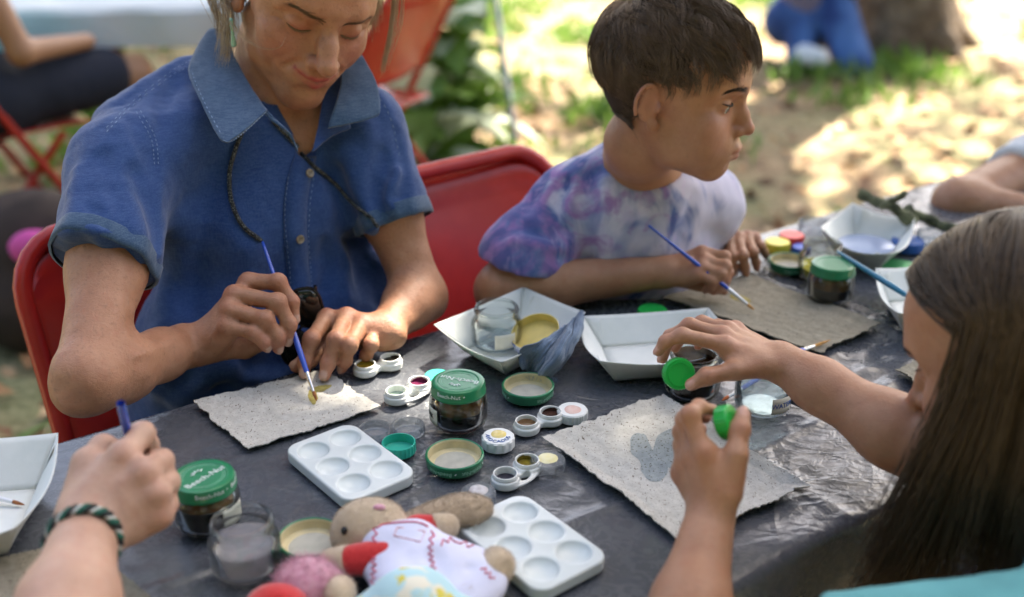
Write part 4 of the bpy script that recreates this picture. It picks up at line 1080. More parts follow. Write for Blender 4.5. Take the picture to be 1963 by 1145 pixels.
def hair_cap(X, m, parent, off=.004, front=.058, big=1.05, h=.004, low=-.05):
    """thin scalp of hair under the strands"""
    S = X.s; cw = X((0,-.014,.042)); f = Field(cw-.135*S, cw+.135*S, h); R = X.R
    f.put(ell(cw, (np.array((.0745,.094,.080))*big+off)*S, R), .002)
    f.put(ell(X((0,-.046,.0)), (np.array((.052,.046,.052))+off)*S, R), .02*S)
    x, y, z = f.xyz((0,0,0), f.n); q = [(x-cw[0])*R[0,i]+(y-cw[1])*R[1,i]+(z-cw[2])*R[2,i] for i in range(3)]
    yy = q[1]/S-.014; zz = q[2]/S+.042
    line = np.where(yy > .035, front, np.where(yy > .0, .026+.7*(yy), np.where(yy > -.038, .030, low))).astype(np.float32)
    f.D = np.maximum(f.D, ((line-zz)*S).astype(np.float32)); v, Q = f.mesh(2)
    return link('scalp_hair', mesh_np('scalp_hair', v, Q, m), parent)

def eyes(X, parent):
    """eyeballs behind the open lids, looking a little down"""
    b = NB('eyeball_%d' % len(MATS)); v = b.coord('Generated'); at = b.node('Attribute'); at.attribute_name = 'tint'; sp = b.node('SeparateColor'); b.link(at.outputs['Color'], sp.inputs[0])
    c = b.mix(sp.outputs[0], (.62,.58,.54), (.045,.022,.012)); c = b.mix(sp.outputs[1], c, (.004,.004,.004)); b.base(c).set(Roughness=.08, Specular_IOR_Level=.6)
    for x in (-1, 1):
        cen = np.array((x*.0315,.0690,-.0005)); r = .0126; n = 28; vs = []
        look = np.array((0.0, 1.0, -.30)); look /= np.linalg.norm(look)
        for i in range(n+1):
            for j in range(n): a, t = math.pi*i/n, 2*math.pi*j/n; vs.append((math.sin(a)*math.cos(t), math.sin(a)*math.sin(t), math.cos(a)))
        vs = np.array(vs); q = np.array([(i*n+j, i*n+(j+1) % n, (i+1)*n+(j+1) % n, (i+1)*n+j) for i in range(n) for j in range(n)])
        ang = np.arccos(np.clip(vs @ look, -1, 1)); me = mesh_np('eye', np.array([X(cen+p*r) for p in vs]), q, b.m)
        set_attr(me, 'tint', np.stack([np.clip((.52-ang)*20, 0, 1), np.clip((.22-ang)*20, 0, 1), ang*0], 1)); link('eye', me, parent)
# ------------------------------------------------------------------ plush toys lying at the front of the table
def m_fleece(n, c, c2, sc=260):
    b = NB(n); v = b.coord('Object'); a = b.noise(v, sc, 3, .6); g = b.noise(v, 30, 2)
    b.base(b.mix(b.ramp(a, [(.3, (0,0,0)), (.7, (1,1,1))]), c, c2)).set(Roughness=1.0, Sheen_Weight=.5, Specular_IOR_Level=.1).bump(a, .35, .0015); return b.m
MFL = m_fleece('beige_fleece', (.52,.40,.27), (.57,.45,.32)); MFLD = m_fleece('tan_fleece', (.42,.31,.20), (.48,.37,.255)); MPK = m_fleece('pink_fur', (.62,.26,.36), (.74,.45,.52), 180)
MRF = m_fleece('red_felt', (.45,.018,.02), (.55,.03,.03), 300); MLAV = mat('lavender_white_cotton', (.62,.63,.78), .85, var=.05, vscale=20, bump=.2, bscale=600); MZIG = mat('red_thread', (.62,.05,.09), .8)
def blob(name, prims, m, parent, h=.0022, k=.006, fuzz=0, flen=.003, dents=(), noise=.0006):
    lo = np.min([p[1] for p in prims], 0)-.012; hi = np.max([p[2] for p in prims], 0)+.012; f = Field(lo, hi, h); f.put(prims, k)
    for d in dents: f.dent(*d)
    v, Q = f.mesh(2); N = normals_of(v, Q); v = v+N*(noise*vnoise(v, 120, 3))[:, None]
    o = link(name, mesh_np(name, v, Q, m), parent, world=True)
    if fuzz:
        rg = np.random.default_rng(len(name)+fuzz); i = rg.integers(0, len(v), fuzz); n = N[i]+rg.normal(0, .45, (fuzz, 3)); n /= np.linalg.norm(n, axis=1)[:, None]
        L = rg.uniform(.5, 1.1, (fuzz, 1))*flen; b2 = rg.normal(0, .4, (fuzz, 3))*L
        s_ = strands('fuzz', np.stack([v[i], v[i]+n*L*.6, v[i]+n*L+b2], 1), .00016, m, None, .4)
        s_.parent = o; s_['kind'] = 'stuff'; s_.matrix_parent_inverse = Matrix.Identity(4)
    return o, snapper(v, Q)
def toys():
    O = lambda x, y, z: A0(on(x, y, TZ+z)); A0 = lambda v: np.array(v, float)
    def E(px, py, z, r, ang=0, tilt=0): return ell(O(px, py, z), r, np.array(Matrix.Rotation(ang, 3, 'Z') @ Matrix.Rotation(tilt, 3, 'Y')))
    t = thing('plush_toy', 'beige plush animal in a white dress with red sleeves, lying on its back', 'plush toy', on(790, 1050)); PW.add(t.name)
    _, hb = blob('head', [E(712,1015,.030, (.036,.031,.028), -.2), E(672,1030,.026, (.018,.018,.017))], MFL, t, fuzz=9000, flen=.0016)
    blob('ear', [E(852,986,.020, (.046,.018,.011), .30, -.08), E(885,978,.022, (.030,.020,.011), .1)], MFLD, t, fuzz=9000, flen=.002)
    def onhead(x, y): return hit(hb, x, y, .0005) or pt(x, y, 1.03)
    blob('eye', [ell(A0(onhead(661,1018)), (.0034,.0034,.0042))], mat('bead_black', (.01,.01,.012), .1), t, .0008, .001, noise=0)
    blob('nose', [ell(A0(onhead(727,974)), (.0058,.003,.003))], MPK, t, .0008, .001)
    blob('sleeve', [cone(O(742,1068,.034), O(672,1076,.028), .016, .0145)], MRF, t)
    blob('paw', [cone(O(662,1078,.026), O(640,1082,.022), .0155, .0145)], MFL, t, fuzz=1500, flen=.002)
    blob('sleeve', [cone(O(800,1012,.034), O(834,1012,.034), .013, .0115)], MRF, t)
    blob('paw', [cone(O(840,1010,.034), O(856,1010,.030), .0125, .012)], MFL, t, fuzz=1500, flen=.002)
    d, bv = blob('dress', [E(790,1078,.026, (.050,.042,.026), -.55), E(870,1110,.022, (.048,.044,.021), -.55), cone(O(735,1040,.036), O(800,1030,.036), .014, .014), cone(O(840,1070,.036), O(925,1120,.018), .012, .010), cone(O(760,1130,.026), O(880,1180,.014), .022, .02)], MLAV, t, .0026, .014, dents=[([O(830,1060,.05), O(845,1110,.045)], .004, .008), ([O(900,1090,.04), O(930,1115,.02)], .003, .006)])
    def zig(pts, amp=4.5, step=5):
        c = spline([V(*p, 0) for p in pts], 10); L_ = []; acc = 0; sgn = 1
        for a, b in zip(c[:-1], c[1:]):
            acc += (b-a).length
            if acc >= step:
                acc = 0; n = V(-(b-a).y, (b-a).x, 0).normalized(); q = b+n*amp*sgn; sgn = -sgn; h_ = hit(bv, q.x, q.y, .0008)
                if h_ is not None: L_.append(h_)
        if len(L_) > 2: MB().tube(L_, .0007, 5).build('zigzag_stitch', MZIG, d)
    zig([(718,1050),(722,1010),(748,1000),(800,998),(828,1010)]); zig([(832,1012),(825,1050),(828,1080),(838,1110)]); zig([(838,1045),(870,1035),(905,1050)]); zig([(715,1060),(718,1090),(714,1120)]); zig([(920,1085),(940,1105),(946,1115)])
    L_ = [hit(bv, x, y, .0006) for x, y in ((762,1012),(815,1020),(806,1040),(755,1028),(762,1012))]
    if None not in L_: MB().tube(L_, .0005, 4).build('pocket_stitch', mat('pale_red_thread', (.60,.25,.25), .8), d)
    blob('foot', [cone(O(940,1100,.024), O(952,1085,.026), .0155, .0165), cone(O(930,1118,.018), O(945,1095,.022), .010, .012)], MFL, t, fuzz=2200, flen=.002)
    u = thing('plush_toy', 'pink furry plush toy with red hat at bottom edge of the picture', 'plush toy', on(600, 1150)); PW.add(u.name)
    blob('head', [E(592,1122,.020, (.028,.026,.022)), E(625,1118,.016, (.020,.018,.016))], MPK, u, fuzz=4000, flen=.006)
    blob('hat', [E(528,1180,.022, (.030,.028,.026)), E(550,1200,.016, (.034,.030,.012))], MRF, u, fuzz=800, flen=.0015)
    blob('paw', [E(652,1140,.024, (.014,.018,.014))], MFL, u, fuzz=1200, flen=.002)
    MFLW = NB('flowered_cotton'); v = MFLW.coord('Object'); n1 = MFLW.noise(v, 42, 2); n2 = MFLW.noise(v, 60, 2, .5, .4)
    c = MFLW.mix(MFLW.ramp(n1, [(.45, (0,0,0)), (.5, (1,1,1))]), (.72,.68,.56), (.42,.62,.66)); c = MFLW.mix(MFLW.ramp(n2, [(.60, (0,0,0)), (.64, (1,1,1))]), c, (.62,.52,.08)); MFLW.base(c).set(Roughness=.9)
    blob('dress', [E(790,1150,.030, (.034,.032,.026)), E(745,1180,.020, (.036,.03,.02)), E(850,1190,.022, (.034,.034,.02))], MFLW.m, u, .0026, .012)
    blob('paw', [E(892,1142,.026, (.013,.016,.013))], MFL, u, fuzz=1200, flen=.002)
toys()
_o = strands('frayed_threads', FRAY, .00035, MRAG, RAG); _o['kind'] = 'stuff'
def m_denim(name, c1, c2, hi):
    b = NB(name); v = b.coord('Object'); n = b.noise(v, 18, 4, .6); s1 = b.noise(b.coord('Object', (1,1,.12)), 700, 2, .6); s2 = b.noise(b.coord('Object', (.12,.12,1)), 900, 2, .6)
    c = b.mix(b.ramp(n, [(.2, (0,0,0)), (.8, (1,1,1))]), c1, c2)
    w_ = b.math('MULTIPLY', b.math('ADD', s1, s2), .5)
    c = b.mix(b.ramp(w_, [(.42, (0,0,0)), (.62, (.55,)*3)]), c, hi)
    b.base(c).set(Roughness=.85, Sheen_Weight=.25, Specular_IOR_Level=.25).bump(b.math('ADD', w_, b.math('MULTIPLY', b.noise(v, 60, 3), .35)), .5, .0012); return b.m
MDEN = m_denim('blue_denim', (.012,.039,.150), (.021,.060,.200), (.060,.115,.26)); MDEN2 = m_denim('blue_denim_worn', (.022,.055,.125), (.038,.080,.155), (.10,.155,.24))
MTHR = mat('denim_thread', (.22,.30,.44), .8)
MSKW = m_skin('woman_skin', (.38,.175,.095), (.45,.225,.13), (.40,.07,.065), (.56,.36,.28), freck=.5, wrk=.45)
WX = Xf(rot3(math.radians(-153.5), math.radians(-20.5), math.radians(-14.8)), pt(586, -11, 1.39), 1.045)
def woman():
    T0 = thing('person', 'woman in a blue denim shirt bending over her painting with a thin brush', 'person', tuple(tab(.32, -.20, .0))); PW.add(T0.name)
    A = lambda v: np.array(v, float)
    Rs, Ls = pt(236, 325, 1.345), pt(690, 245, 1.49)
    neckb = tab(.362, -.222, .992)
    Re, Rw = pt(170, 728, 1.185), pt(362, 662, 1.345)
    Le, Lw = pt(803, 562, 1.49), on(738, 632, TZ+.034)
    f = Field((-.56, .98, .715), (-.02, 1.56, 1.285), .0022)
    # torso core (hidden by the shirt except at the open neck)
    f.put([cone(A(tab(.22, -.225, .925)), A(tab(.46, -.215, .925)), .068, .068), cone(A(tab(.345, -.225, .94)), A(tab(.32, -.21, .70)), .088, .10), cone(A(tab(.30, -.180, .885)), A(tab(.39, -.180, .885)), .060, .060)], .03)
    f.put([cone(A(neckb), A(Rs), .044, .044), cone(A(neckb), A(Ls), .044, .044)], .03)
    head(f, WX, neck=([A(WX((0,-.030,-.085))), A(neckb)], [.0465, .052]))
    f.dent([WX((.030,.008,-.105)), A(tab(.350, -.150, .965))], -.004, .010); f.dent([WX((-.030,.008,-.105)), A(tab(.385, -.150, .965))], -.004, .010)
    f.dent([A(tab(.367, -.145, .955))], .006, .014)
    for zq in (.02, .035): f.dent([WX((.04,.03,-.10-zq)), WX((0,.048,-.112-zq)), WX((-.04,.03,-.10-zq))], .0022, .0035)
    # right arm
    f.put(chain([A(Rs), A(Rs)*.5+A(Re)*.5, A(Re)], [.046, .0385, .033]), .03)
    f.put(chain([A(Re), A(Re)*.72+A(Rw)*.28, A(Re)*.3+A(Rw)*.7, A(Rw)], [.0335, .0355, .0275, .0225]), .02)
    f.put(ell(A(Re)+A((-.012, -.004, -.012)), (.021,)*3), .02)
    f.put(cone(A(Rw)*.9+A(Re)*.1, A(pt(396, 654, 1.335)), .0225, .021), .012)
    f.put(ell(A(pt(352, 640, 1.325)), (.010,)*3), .012)
    # left arm
    f.put(chain([A(Ls), A(Ls)*.5+A(Le)*.5, A(Le)], [.044, .037, .031]), .03)
    f.put(chain([A(Le), A(Le)*.7+A(Lw)*.3, A(Lw)], [.0305, .0315, .0225]), .02)
    f.put(ell(A(Le)+A((.012, .0, -.012)), (.022,)*3), .02)
    f.dent([A(pt(262,652,1.13)), A(pt(215,668,1.12)), A(pt(180,690,1.12))], .004, .007); f.dent([A(pt(120,742,1.15)), A(pt(150,770,1.15))], .003, .010); f.dent([A(pt(105,690,1.16))], -.004, .02)
    f.dent([A(pt(230,690,1.15)), A(pt(350,650,1.31))], -.0022, .008); f.dent([A(pt(180,520,1.20)), A(pt(210,640,1.15))], .003, .016)
    tn = []
    hand(f, pt(392, 653, 1.338), [pt(478,541,1.338), pt(450,565,1.320), pt(443,594,1.309), pt(438,626,1.306)],
         [[pt(533,541,1.328), pt(559,578,1.330), pt(564,611,1.333)], [pt(532,579,1.306), pt(555,622,1.312), pt(551,652,1.322)],
          [pt(508,612,1.298), pt(532,644,1.306), pt(533,668,1.316)], [pt(489,640,1.297), pt(506,655,1.301), pt(511,666,1.307)]],
         [pt(415,668,1.350), pt(470,668,1.365), pt(520,650,1.362), pt(556,622,1.352)], tints=tn, slim=1.06, pad_dir=A(V(.62, .55, -.38).normalized()),
         nails={0: (.75,-.65,.1), 1: (.7,-.7,-.1), 2: (.7,-.7,-.1), 3: (.6,-.75,0)})
    hand(f, on(735, 634, TZ+.036), [on(626,610,TZ+.050), on(664,609,TZ+.052), on(693,623,TZ+.047), on(716,638,TZ+.038)],
         [[on(597,651,TZ+.046), on(585,694,TZ+.022), on(583,716,TZ+.0105)], [on(644,651,TZ+.050), on(629,696,TZ+.024), on(622,721,TZ+.0115)],
          [on(670,662,TZ+.046), on(661,691,TZ+.022), on(656,706,TZ+.0105)], [on(712,661,TZ+.034), on(702,681,TZ+.018), on(697,689,TZ+.0095)]],
         [on(700,645,TZ+.030), on(640,655,TZ+.020), on(590,690,TZ+.014), on(568,702,TZ+.011)], tints=tn, slim=1.06,
         nails={0: (-.1,-.6,.8), 1: (-.1,-.6,.8), 2: (-.1,-.6,.8), 3: (0,-.6,.8), 4: (-.5,-.3,.8)})
    nail_dents(f, tn)
    # tendons on the backs of the hands
    for q in ((478,541,1.327), (450,565,1.308), (443,594,1.297)): f.dent([A(pt(400,648,1.318)), A(pt(*q))], -.0016, .0035)
    for q in ((664,609,.063), (693,623,.058), (626,610,.061)): f.dent([A(on(730,632,TZ+.060)), A(on(q[0],q[1],TZ+q[2]))], -.0016, .0035)
    for vv in ([(300,672,1.262),(345,650,1.30),(400,615,1.305)], [(240,700,1.17),(300,660,1.25),(352,640,1.30)], [(345,690,1.30),(395,660,1.308),(430,610,1.296)]):
        f.dent([A(pt(*q)) for q in vv], -.0011, .0026)
    def tint(T, v): head_tint(T, v, WX, .95); apply_tints(T, v, tn)
    body, v, Q = finish_body('body', f, MSKW, T0, tint, 1, .00035)
    bv = snapper(v, Q)

    # ---- shirt
    g = Field((-.66, .96, .50), (-.02, 1.66, 1.13), .0042)
    top = [cone(A(tab(.215, -.228, .925)), A(tab(.465, -.215, .93)), .070, .070), cone(A(tab(.345, -.225, .91)), A(tab(.318, -.205, .60)), .100, .135),
           cone(A(tab(.275, -.175, .862)), A(tab(.395, -.175, .862)), .074, .074), cone(A(tab(.22, -.155, .72)), A(tab(.42, -.155, .72)), .085, .085), cone(A(tab(.23, -.19, .60)), A(tab(.41, -.19, .60)), .11, .11)]
    g.put(top, .05, .06)
    g.put([cone(A(neckb)+A((0,0,.006)), A(Rs)+A((0,0,-.004)), .058, .060), cone(A(neckb)+A((0,0,.006)), A(Ls)+A((0,0,-.006)), .056, .053)], .03)
    g.put([cone(A(pt(372, 170, 1.462)), A(pt(250, 262, 1.40)), .044, .050)], .03)
    Rh = pt(203, 500, 1.258); Lh = Ls.lerp(Le, .58)
    g.put(cone(A(Rs), A(Rh), .059, .061), .03); g.put(cone(A(Ls), A(Lh), .054, .055), .03)
    ra = (A(Re)-A(Rs)); la = (A(Le)-A(Ls))
    def plane_cut(P, n, rad):                                        # trims a sleeve to a clean hem
        n = n/np.linalg.norm(n); P = A(P)
        g.cut(cone(P+n*(rad*.99), P+n*(rad*1.0+.12), rad, rad), .002)
    def disc(P, n, R, depth):
        n = n/np.linalg.norm(n); P = A(P)
        def fn(x, y, z):
            h = (x-P[0])*n[0]+(y-P[1])*n[1]+(z-P[2])*n[2]; r2 = (x-P[0])**2+(y-P[1])**2+(z-P[2])**2-h*h
            return np.maximum(np.maximum(-h, h-depth), np.sqrt(np.maximum(r2, 0))-R)
        return fn, P-R-depth, P+R+depth
    rh = A(Rh)-A(Rs)+A((-.03,0,-.02)); g.cut(disc(Rh, rh, .080, .13), .002); g.cut(disc(Lh, la, .070, .12), .002)
    g.cut(cone(A(WX((0,-.03,-.075))), A(neckb)+A((0,0,.02)), .058, .060), .010)
    # open V at the throat, cut where the photo shows skin
    v0, q0 = g.mesh(1); bs = snapper(v0, q0)
    vee = [hit(bs, *p, -.0) for p in ((585,205), (590,235), (592,262), (590,285), (584,300))]
    vee = [p for p in vee if p is not None]
    for p, r in zip(vee, (.030, .0235, .0175, .0115, .006)): g.cut(ell(A(p), (r, .05, r), np.array(Matrix.Rotation(math.atan2(-.576, .817)*-1-math.pi/2*0, 3, 'Z'))), .004)
    # folds
    folds = [([(330,150),(300,260),(290,330)], .004, .010), ([(260,330),(300,420),(305,520)], .010, .012), ([(350,430),(320,600),(300,740)], -.006, .022), ([(410,330),(390,520),(360,720)], .005, .016),
             ([(150,330),(140,420),(130,470)], -.004, .012), ([(200,300),(230,400),(240,480)], .004, .010), ([(180,400),(250,450),(290,470)], .004, .008), ([(170,440),(230,490),(285,505)], -.003, .007),
             ([(640,330),(680,470),(700,590)], .007, .014), ([(660,300),(720,430),(740,560)], -.006, .016), ([(735,300),(720,380),(745,440)], .008, .012), ([(760,330),(740,390),(790,400)], -.004, .008),
             ([(700,180),(740,260),(745,330)], .004, .012), ([(480,480),(470,600),(450,720)], -.005, .020), ([(520,560),(530,640),(520,700)], .006, .014), ([(620,470),(625,540),(600,600)], .004, .010),
             ([(420,740),(500,700),(560,690)], .005, .010), ([(300,700),(400,650),(470,690)], .005, .012), ([(340,770),(420,720),(520,730)], -.005, .012), ([(760,250),(775,340),(770,430)], .003, .008), ([(230,200),(330,130),(380,105)], .002, .006), ([(255,230),(290,330),(300,430)], .003, .008)]
    folds = [(p_, a_*1.9, s_) for p_, a_, s_ in folds]+[([(258,212),(290,270),(298,330),(296,420)], .0042, .0055), ([(200,244),(255,196),(325,141)], .003, .005), ([(698,150),(745,220),(768,300)], .003, .005)]
    for pts, amp, sig in folds:
        H_ = hits(bs, pts, 0, 6)
        if len(H_) > 1: g.dent([A(p) for p in H_], amp, sig)
    sv, sq = g.mesh(1); N = normals_of(sv, sq); sv = sv+N*(.0012*vnoise(sv, 45, 1)+.0009*vnoise(sv, 90, 3)+.0004*vnoise(sv, 220, 5))[:, None]
    sh = link('shirt', mesh_np('shirt', sv, sq, MDEN), T0)
    bs = snapper(sv, sq)
    def band(name, pts, w_, m, off=.0012, th=.0016, n=8, parent=sh):   # cloth strip laid on the shirt
        c = hits(bs, pts, off, n)
        if len(c) < 3: return None
        L_, R_ = [], []
        for i, p in enumerate(c):
            t = (c[min(i+1, len(c)-1)]-c[max(i-1, 0)]).normalized(); _, nn, _, _ = bs.find_nearest(p)
            sd = t.cross(nn).normalized()*w_/2; L_.append(near(bs, p+sd, off)); R_.append(near(bs, p-sd, off))
        mb = MB(); k = len(c); mb.add(L_+c+R_, [(i, i+1, k+i+1, k+i) for i in range(k-1)]+[(k+i, k+i+1, 2*k+i+1, 2*k+i) for i in range(k-1)])
        return mb.build(name, m, parent, solid=th)
    def stitches(pts, off=.0022, step=2, r=.00042, n=12, parent=sh):
        c = hits(bs, pts, off, n)
        mb = MB()
        for i in range(0, len(c)-1, step): mb.tube([c[i], c[i].lerp(c[i+1], .85)], r, 4)
        if mb.v: mb.build('stitching', MTHR, parent)
    pl = band('button_placket', [(585,305),(572,350),(566,400),(566,450),(570,500),(574,550),(570,610)], .030, MDEN, .0014, .002)
    stitches([(552,340),(545,400),(548,460),(554,520),(558,580)], .003); stitches([(600,330),(592,400),(590,460),(594,520),(597,570)], .003)
    # seams: armhole, yoke, hems
    stitches([(262,216),(290,270),(296,320)], .0012); stitches([(270,214),(298,268),(304,320)], .0012)
    stitches([(205,246),(255,196),(325,141),(370,114)], .0012); stitches([(205,254),(255,204),(325,149),(372,124)], .0012); stitches([(700,150),(745,220),(765,300)], .0012)
    def hem(P, ax, R, name='sleeve_hem'):                            # thick turned hem round a sleeve end
        ax = Vector(ax).normalized(); a = ax.orthogonal().normalized(); b = ax.cross(a); ring = []
        for k in range(64):
            t = 2*math.pi*k/64; d = a*math.cos(t)+b*math.sin(t); o, n, _, _ = bs.ray_cast(Vector(P)-ax*.010+d*.001, d, .25)
            c0 = Vector(P)-ax*.010; ok = o is not None and (o-c0).length < R*1.18
            ring.append(o if ok else c0+d*R*.9)
        mb = MB(); vs = []
        for dz, off in ((-.010, .0004), (-.008, .0014), (.004, .0018), (.011, .0016), (.012, -.002)):
            for k, p in enumerate(ring):
                q = p+ax*(dz); c = Vector(P)+ax*((q-Vector(P)).dot(ax)); vs.append(q+(q-c).normalized()*off)
        mb.add(vs, [(r*64+k, r*64+(k+1) % 64, (r+1)*64+(k+1) % 64, (r+1)*64+k) for r in range(4) for k in range(64)])
        mb.build(name, MDEN2, sh, auto=0)
    hem(A(Rh), rh, .061); hem(A(Lh), la, .055)
    # collar: two thick flaps with pointed tips, and the stand behind the neck
    def H(x, y, o): return hit(bs, x, y, o) or pt(x, y, 1.40)
    def flap(name, rows, m):
        o = surf(name, rows, m, sh, nu=24, solid=.0024, wob=.0008); return o
    nk = lambda x, y, z: WX.v((x, y, z))
    flap('collar', [[pt(372,105,1.425), pt(400,58,1.44), pt(432,62,1.425)], [pt(362,140,1.385), pt(405,110,1.40), pt(455,120,1.395)], [pt(385,195,1.335), pt(425,165,1.352), pt(480,165,1.362)],
                    [pt(418,262,1.290), pt(455,225,1.312), pt(506,205,1.338)], [pt(436,274,1.282), pt(470,250,1.300), pt(512,212,1.334)]], MDEN2)
    flap('collar', [[pt(694,108,1.462), pt(674,114,1.455), pt(652,118,1.450)], [pt(722,160,1.435), pt(690,165,1.425), pt(652,168,1.42)], [pt(729,210,1.412), pt(692,218,1.398), pt(638,214,1.390)], [pt(722,224,1.408), pt(690,233,1.394), pt(628,246,1.382)]], MDEN2)
    flap('collar_facing', [[pt(655,118,1.462), pt(640,135,1.450), pt(622,160,1.44)], [pt(655,180,1.436), pt(630,205,1.425), pt(612,230,1.415)], [pt(672,246,1.424), pt(636,262,1.405), pt(598,292,1.385)]], MDEN)
    flap('collar_facing', [[pt(470,180,1.365), pt(500,205,1.345), pt(520,222,1.335)], [pt(505,215,1.338), pt(545,245,1.335), pt(562,270,1.338)], [pt(520,232,1.335), pt(556,258,1.334), pt(572,296,1.345)]], MDEN2)
    for pts in ([(372,110,1.422),(366,140,1.382),(388,195,1.330),(421,258,1.286)], [(424,268,1.283),(440,270,1.280),(472,246,1.298),(508,212,1.332)]):
        c = spline([pt(*q) for q in pts], 14); mb = MB()
        for i in range(0, len(c)-1, 2): mb.tube([c[i]+V(.003,-.0025,0), c[i].lerp(c[i+1], .8)+V(.003,-.0025,0)], .0005, 4)
        mb.build('stitching', MTHR, sh)
    # buttons
    MBUT = mat('horn_button', (.16,.12,.07), .35, col2=(.34,.28,.2), vscale=200)
    for px in ((591,334), (573,458), (578,575)):
        c = hit(bs, *px, .004); _, n, _, _ = bs.find_nearest(c)
        b = MB().lathe([(.0001, -.001), (.0052, -.001), (.0058, 0), (.0052, .0012), (.0038, .0006), (.0001, .0005)], 24).build('button', MBUT, sh); b.location = c; b.rotation_euler = n.to_track_quat('Z', 'Y').to_euler()
        for sx in (-.0013, .0013):
            for sy in (-.0013, .0013): e = MB().lathe([(.0001, 0), (.0006, 0), (.0006, .0003), (.0001, .0003)], 8, (sx, sy, .0008)).build('button_hole', MPEN, b)
    # trousers and legs under the table
    MNV = mat('dark_trousers', (.03,.035,.05), .9, var=.2, vscale=40)
    p = Field((-.70, .70, .0), (.10, 1.72, .64), .009)
    for a in (.23, .41):
        p.put(chain([A(tab(a, -.22, .545)), A(tab(a, .19, .53)), A(tab(a, .20, .09))], [.095, .068, .045]), .04)
        p.put(cone(A(tab(a, .19, .045)), A(tab(a, .34, .035)), .04, .032), .02)
    p.put(cone(A(tab(.24, -.22, .56)), A(tab(.40, -.22, .56)), .12, .12), .05)
    pv, pq = p.mesh(1); link('trousers', mesh_np('trousers', pv, pq, MNV), T0)

    # ---- hair, brows, lashes, earrings
    MHB = m_hair('ash_blond_hair', (.20,.13,.07), (.38,.29,.18)); MBRW = mat('brow_hair', (.15,.095,.058), .8)
    hair_cap(WX, MHB, T0, .004, .074, 1.0, .004)
    rg = np.random.default_rng(3); P_ = []
    def shell(d, off): d = np.array(d)/np.linalg.norm(d); return np.array((0,-.014,.042))+d*np.array((.0745,.094,.080))*(1+off/.08)
    dn = WX.R.T @ np.array((0, 0, -1.0))
    for k in range(2600):                                            # from the parting over the sides, tucked behind the ears
        side = 1 if rg.random() < .55 else -1
        th = rg.uniform(-1.15, 1.05)                                 # fore-aft angle along the parting
        lift = rg.uniform(.003, .014); L0 = rg.uniform(1.25, 1.75); pts = []
        back = np.clip(-.1+th, -1.2, .75)
        for q in np.linspace(0, 1, 12):
            ph = q*L0; yy = math.sin(th)*(1-q)+math.sin(min(back, -.05-.25*rg.random()*0))*q*.8
            d = np.array((side*math.sin(ph)*math.cos(yy), math.sin(yy)*1.0-.15*q, math.cos(ph)*math.cos(yy))); pts.append(shell(d, lift))
        e = pts[-1]; Ld = rg.uniform(.035, .085); j = rg.normal(0, .004, 3)
        for q in np.linspace(.2, 1, 5): pts.append(e+dn*Ld*q+np.array((side*.006*math.sin(q*2.5), -.004*q, 0))+j*q)
        P_.append([WX(p_) for p_ in pts])
    strands('hair', P_, rg.uniform(.0004, .0008, len(P_)), MHB, T0)['kind'] = 'stuff'
    loose = []
    def wisp(pts, n, sp, seed):
        r2 = np.random.default_rng(seed); c = spline([pt(*q) for q in pts], 6)
        for _ in range(n):
            o = r2.normal(0, sp, 3); o2 = r2.normal(0, sp, 3); loose.append([np.array(p_)+o*(1-i/len(c))+o2*(i/len(c)) for i, p_ in enumerate(c)][:13])
    wisp([(395,-40,1.40),(418,30,1.385),(424,70,1.38)], 60, .006, 1); wisp([(415,-60,1.385),(438,20,1.37),(432,110,1.375)], 110, .007, 2)
    wisp([(420,-50,1.37),(445,40,1.352),(470,80,1.345)], 10, .003, 3); wisp([(758,-50,1.40),(752,40,1.41),(733,138,1.42)], 46, .0030, 4); wisp([(765,-50,1.40),(770,30,1.41),(742,120,1.42)], 12, .005, 7)
    n_ = min(len(x) for x in loose); strands('hair_wisps', [x[:n_] for x in loose], .00045, MHB, T0)['kind'] = 'stuff'
    one = [np.array(q) for q in spline([pt(425,5,1.355), pt(452,62,1.325), pt(500,93,1.305), pt(535,92,1.300), pt(547,72,1.305)], 8)]
    strands('stray_hair', [one, [q+np.array((.001,-.001,.0016)) for q in one]], .00042, MHB, T0)
    face_bits(WX, bv, T0, MBRW, .00016, 230, 1.7, fringe=60, lw=1.4, frown=True)
    MEAR = mat('pale_green_glass', (.35,.66,.50), .12, trans=.35)
    for x in (1, -1):
        c = WX.v((x*.0775, -.002, -.040)); c = c+(CAM-c).normalized()*(.022 if x > 0 else 0)+V(-.004 if x > 0 else 0, 0, 0); e = thing('earring', 'pale green glass drop earring %s' % ('hanging at the left of the picture' if x > 0 else 'on the ear turned away from the camera'), 'earring', c, 0, 'drop earrings')
        MB().tube([(0,0,.004), (0,0,-.006)], .0006, 6).build('hook', MFER, e)
        MB().lathe([(.0001, -.0405), (.0028, -.0395), (.0036, -.0365), (.0030, -.0325), (.0020, -.026), (.0018, -.018), (.0026, -.0155), (.0026, -.014), (.0018, -.013), (.0030, -.010), (.0030, -.0075), (.0015, -.0055), (.0001, -.005)], 20).build('glass_drop', MEAR, e)
    # cord of the sunglasses and the sunglasses hanging on it
    def m_cord():
        b = NB('speckled_cord'); v = b.coord('Object'); n = b.noise(v, 900, 2, .5); b.base(b.ramp(n, [(.5, (.012,.014,.016)), (.6, (.30,.30,.27))], 'CONSTANT')).set(Roughness=.9).bump(n, .6, .001); return b.m
    MCORD = m_cord()
    cd_ = thing('sunglasses', 'dark sunglasses hanging on a speckled cord from the neck of the woman', 'sunglasses', tuple(hit(bs, 588, 580, .01)))
    def lay(pts, off, n=8): return [p for p in hits(bs, pts, off, n)]
    MB().tube(lay([(466,246),(450,285),(440,335),(444,385),(462,430),(498,462)], .0035), .0028, 8).build('cord', MCORD, cd_, world=True)
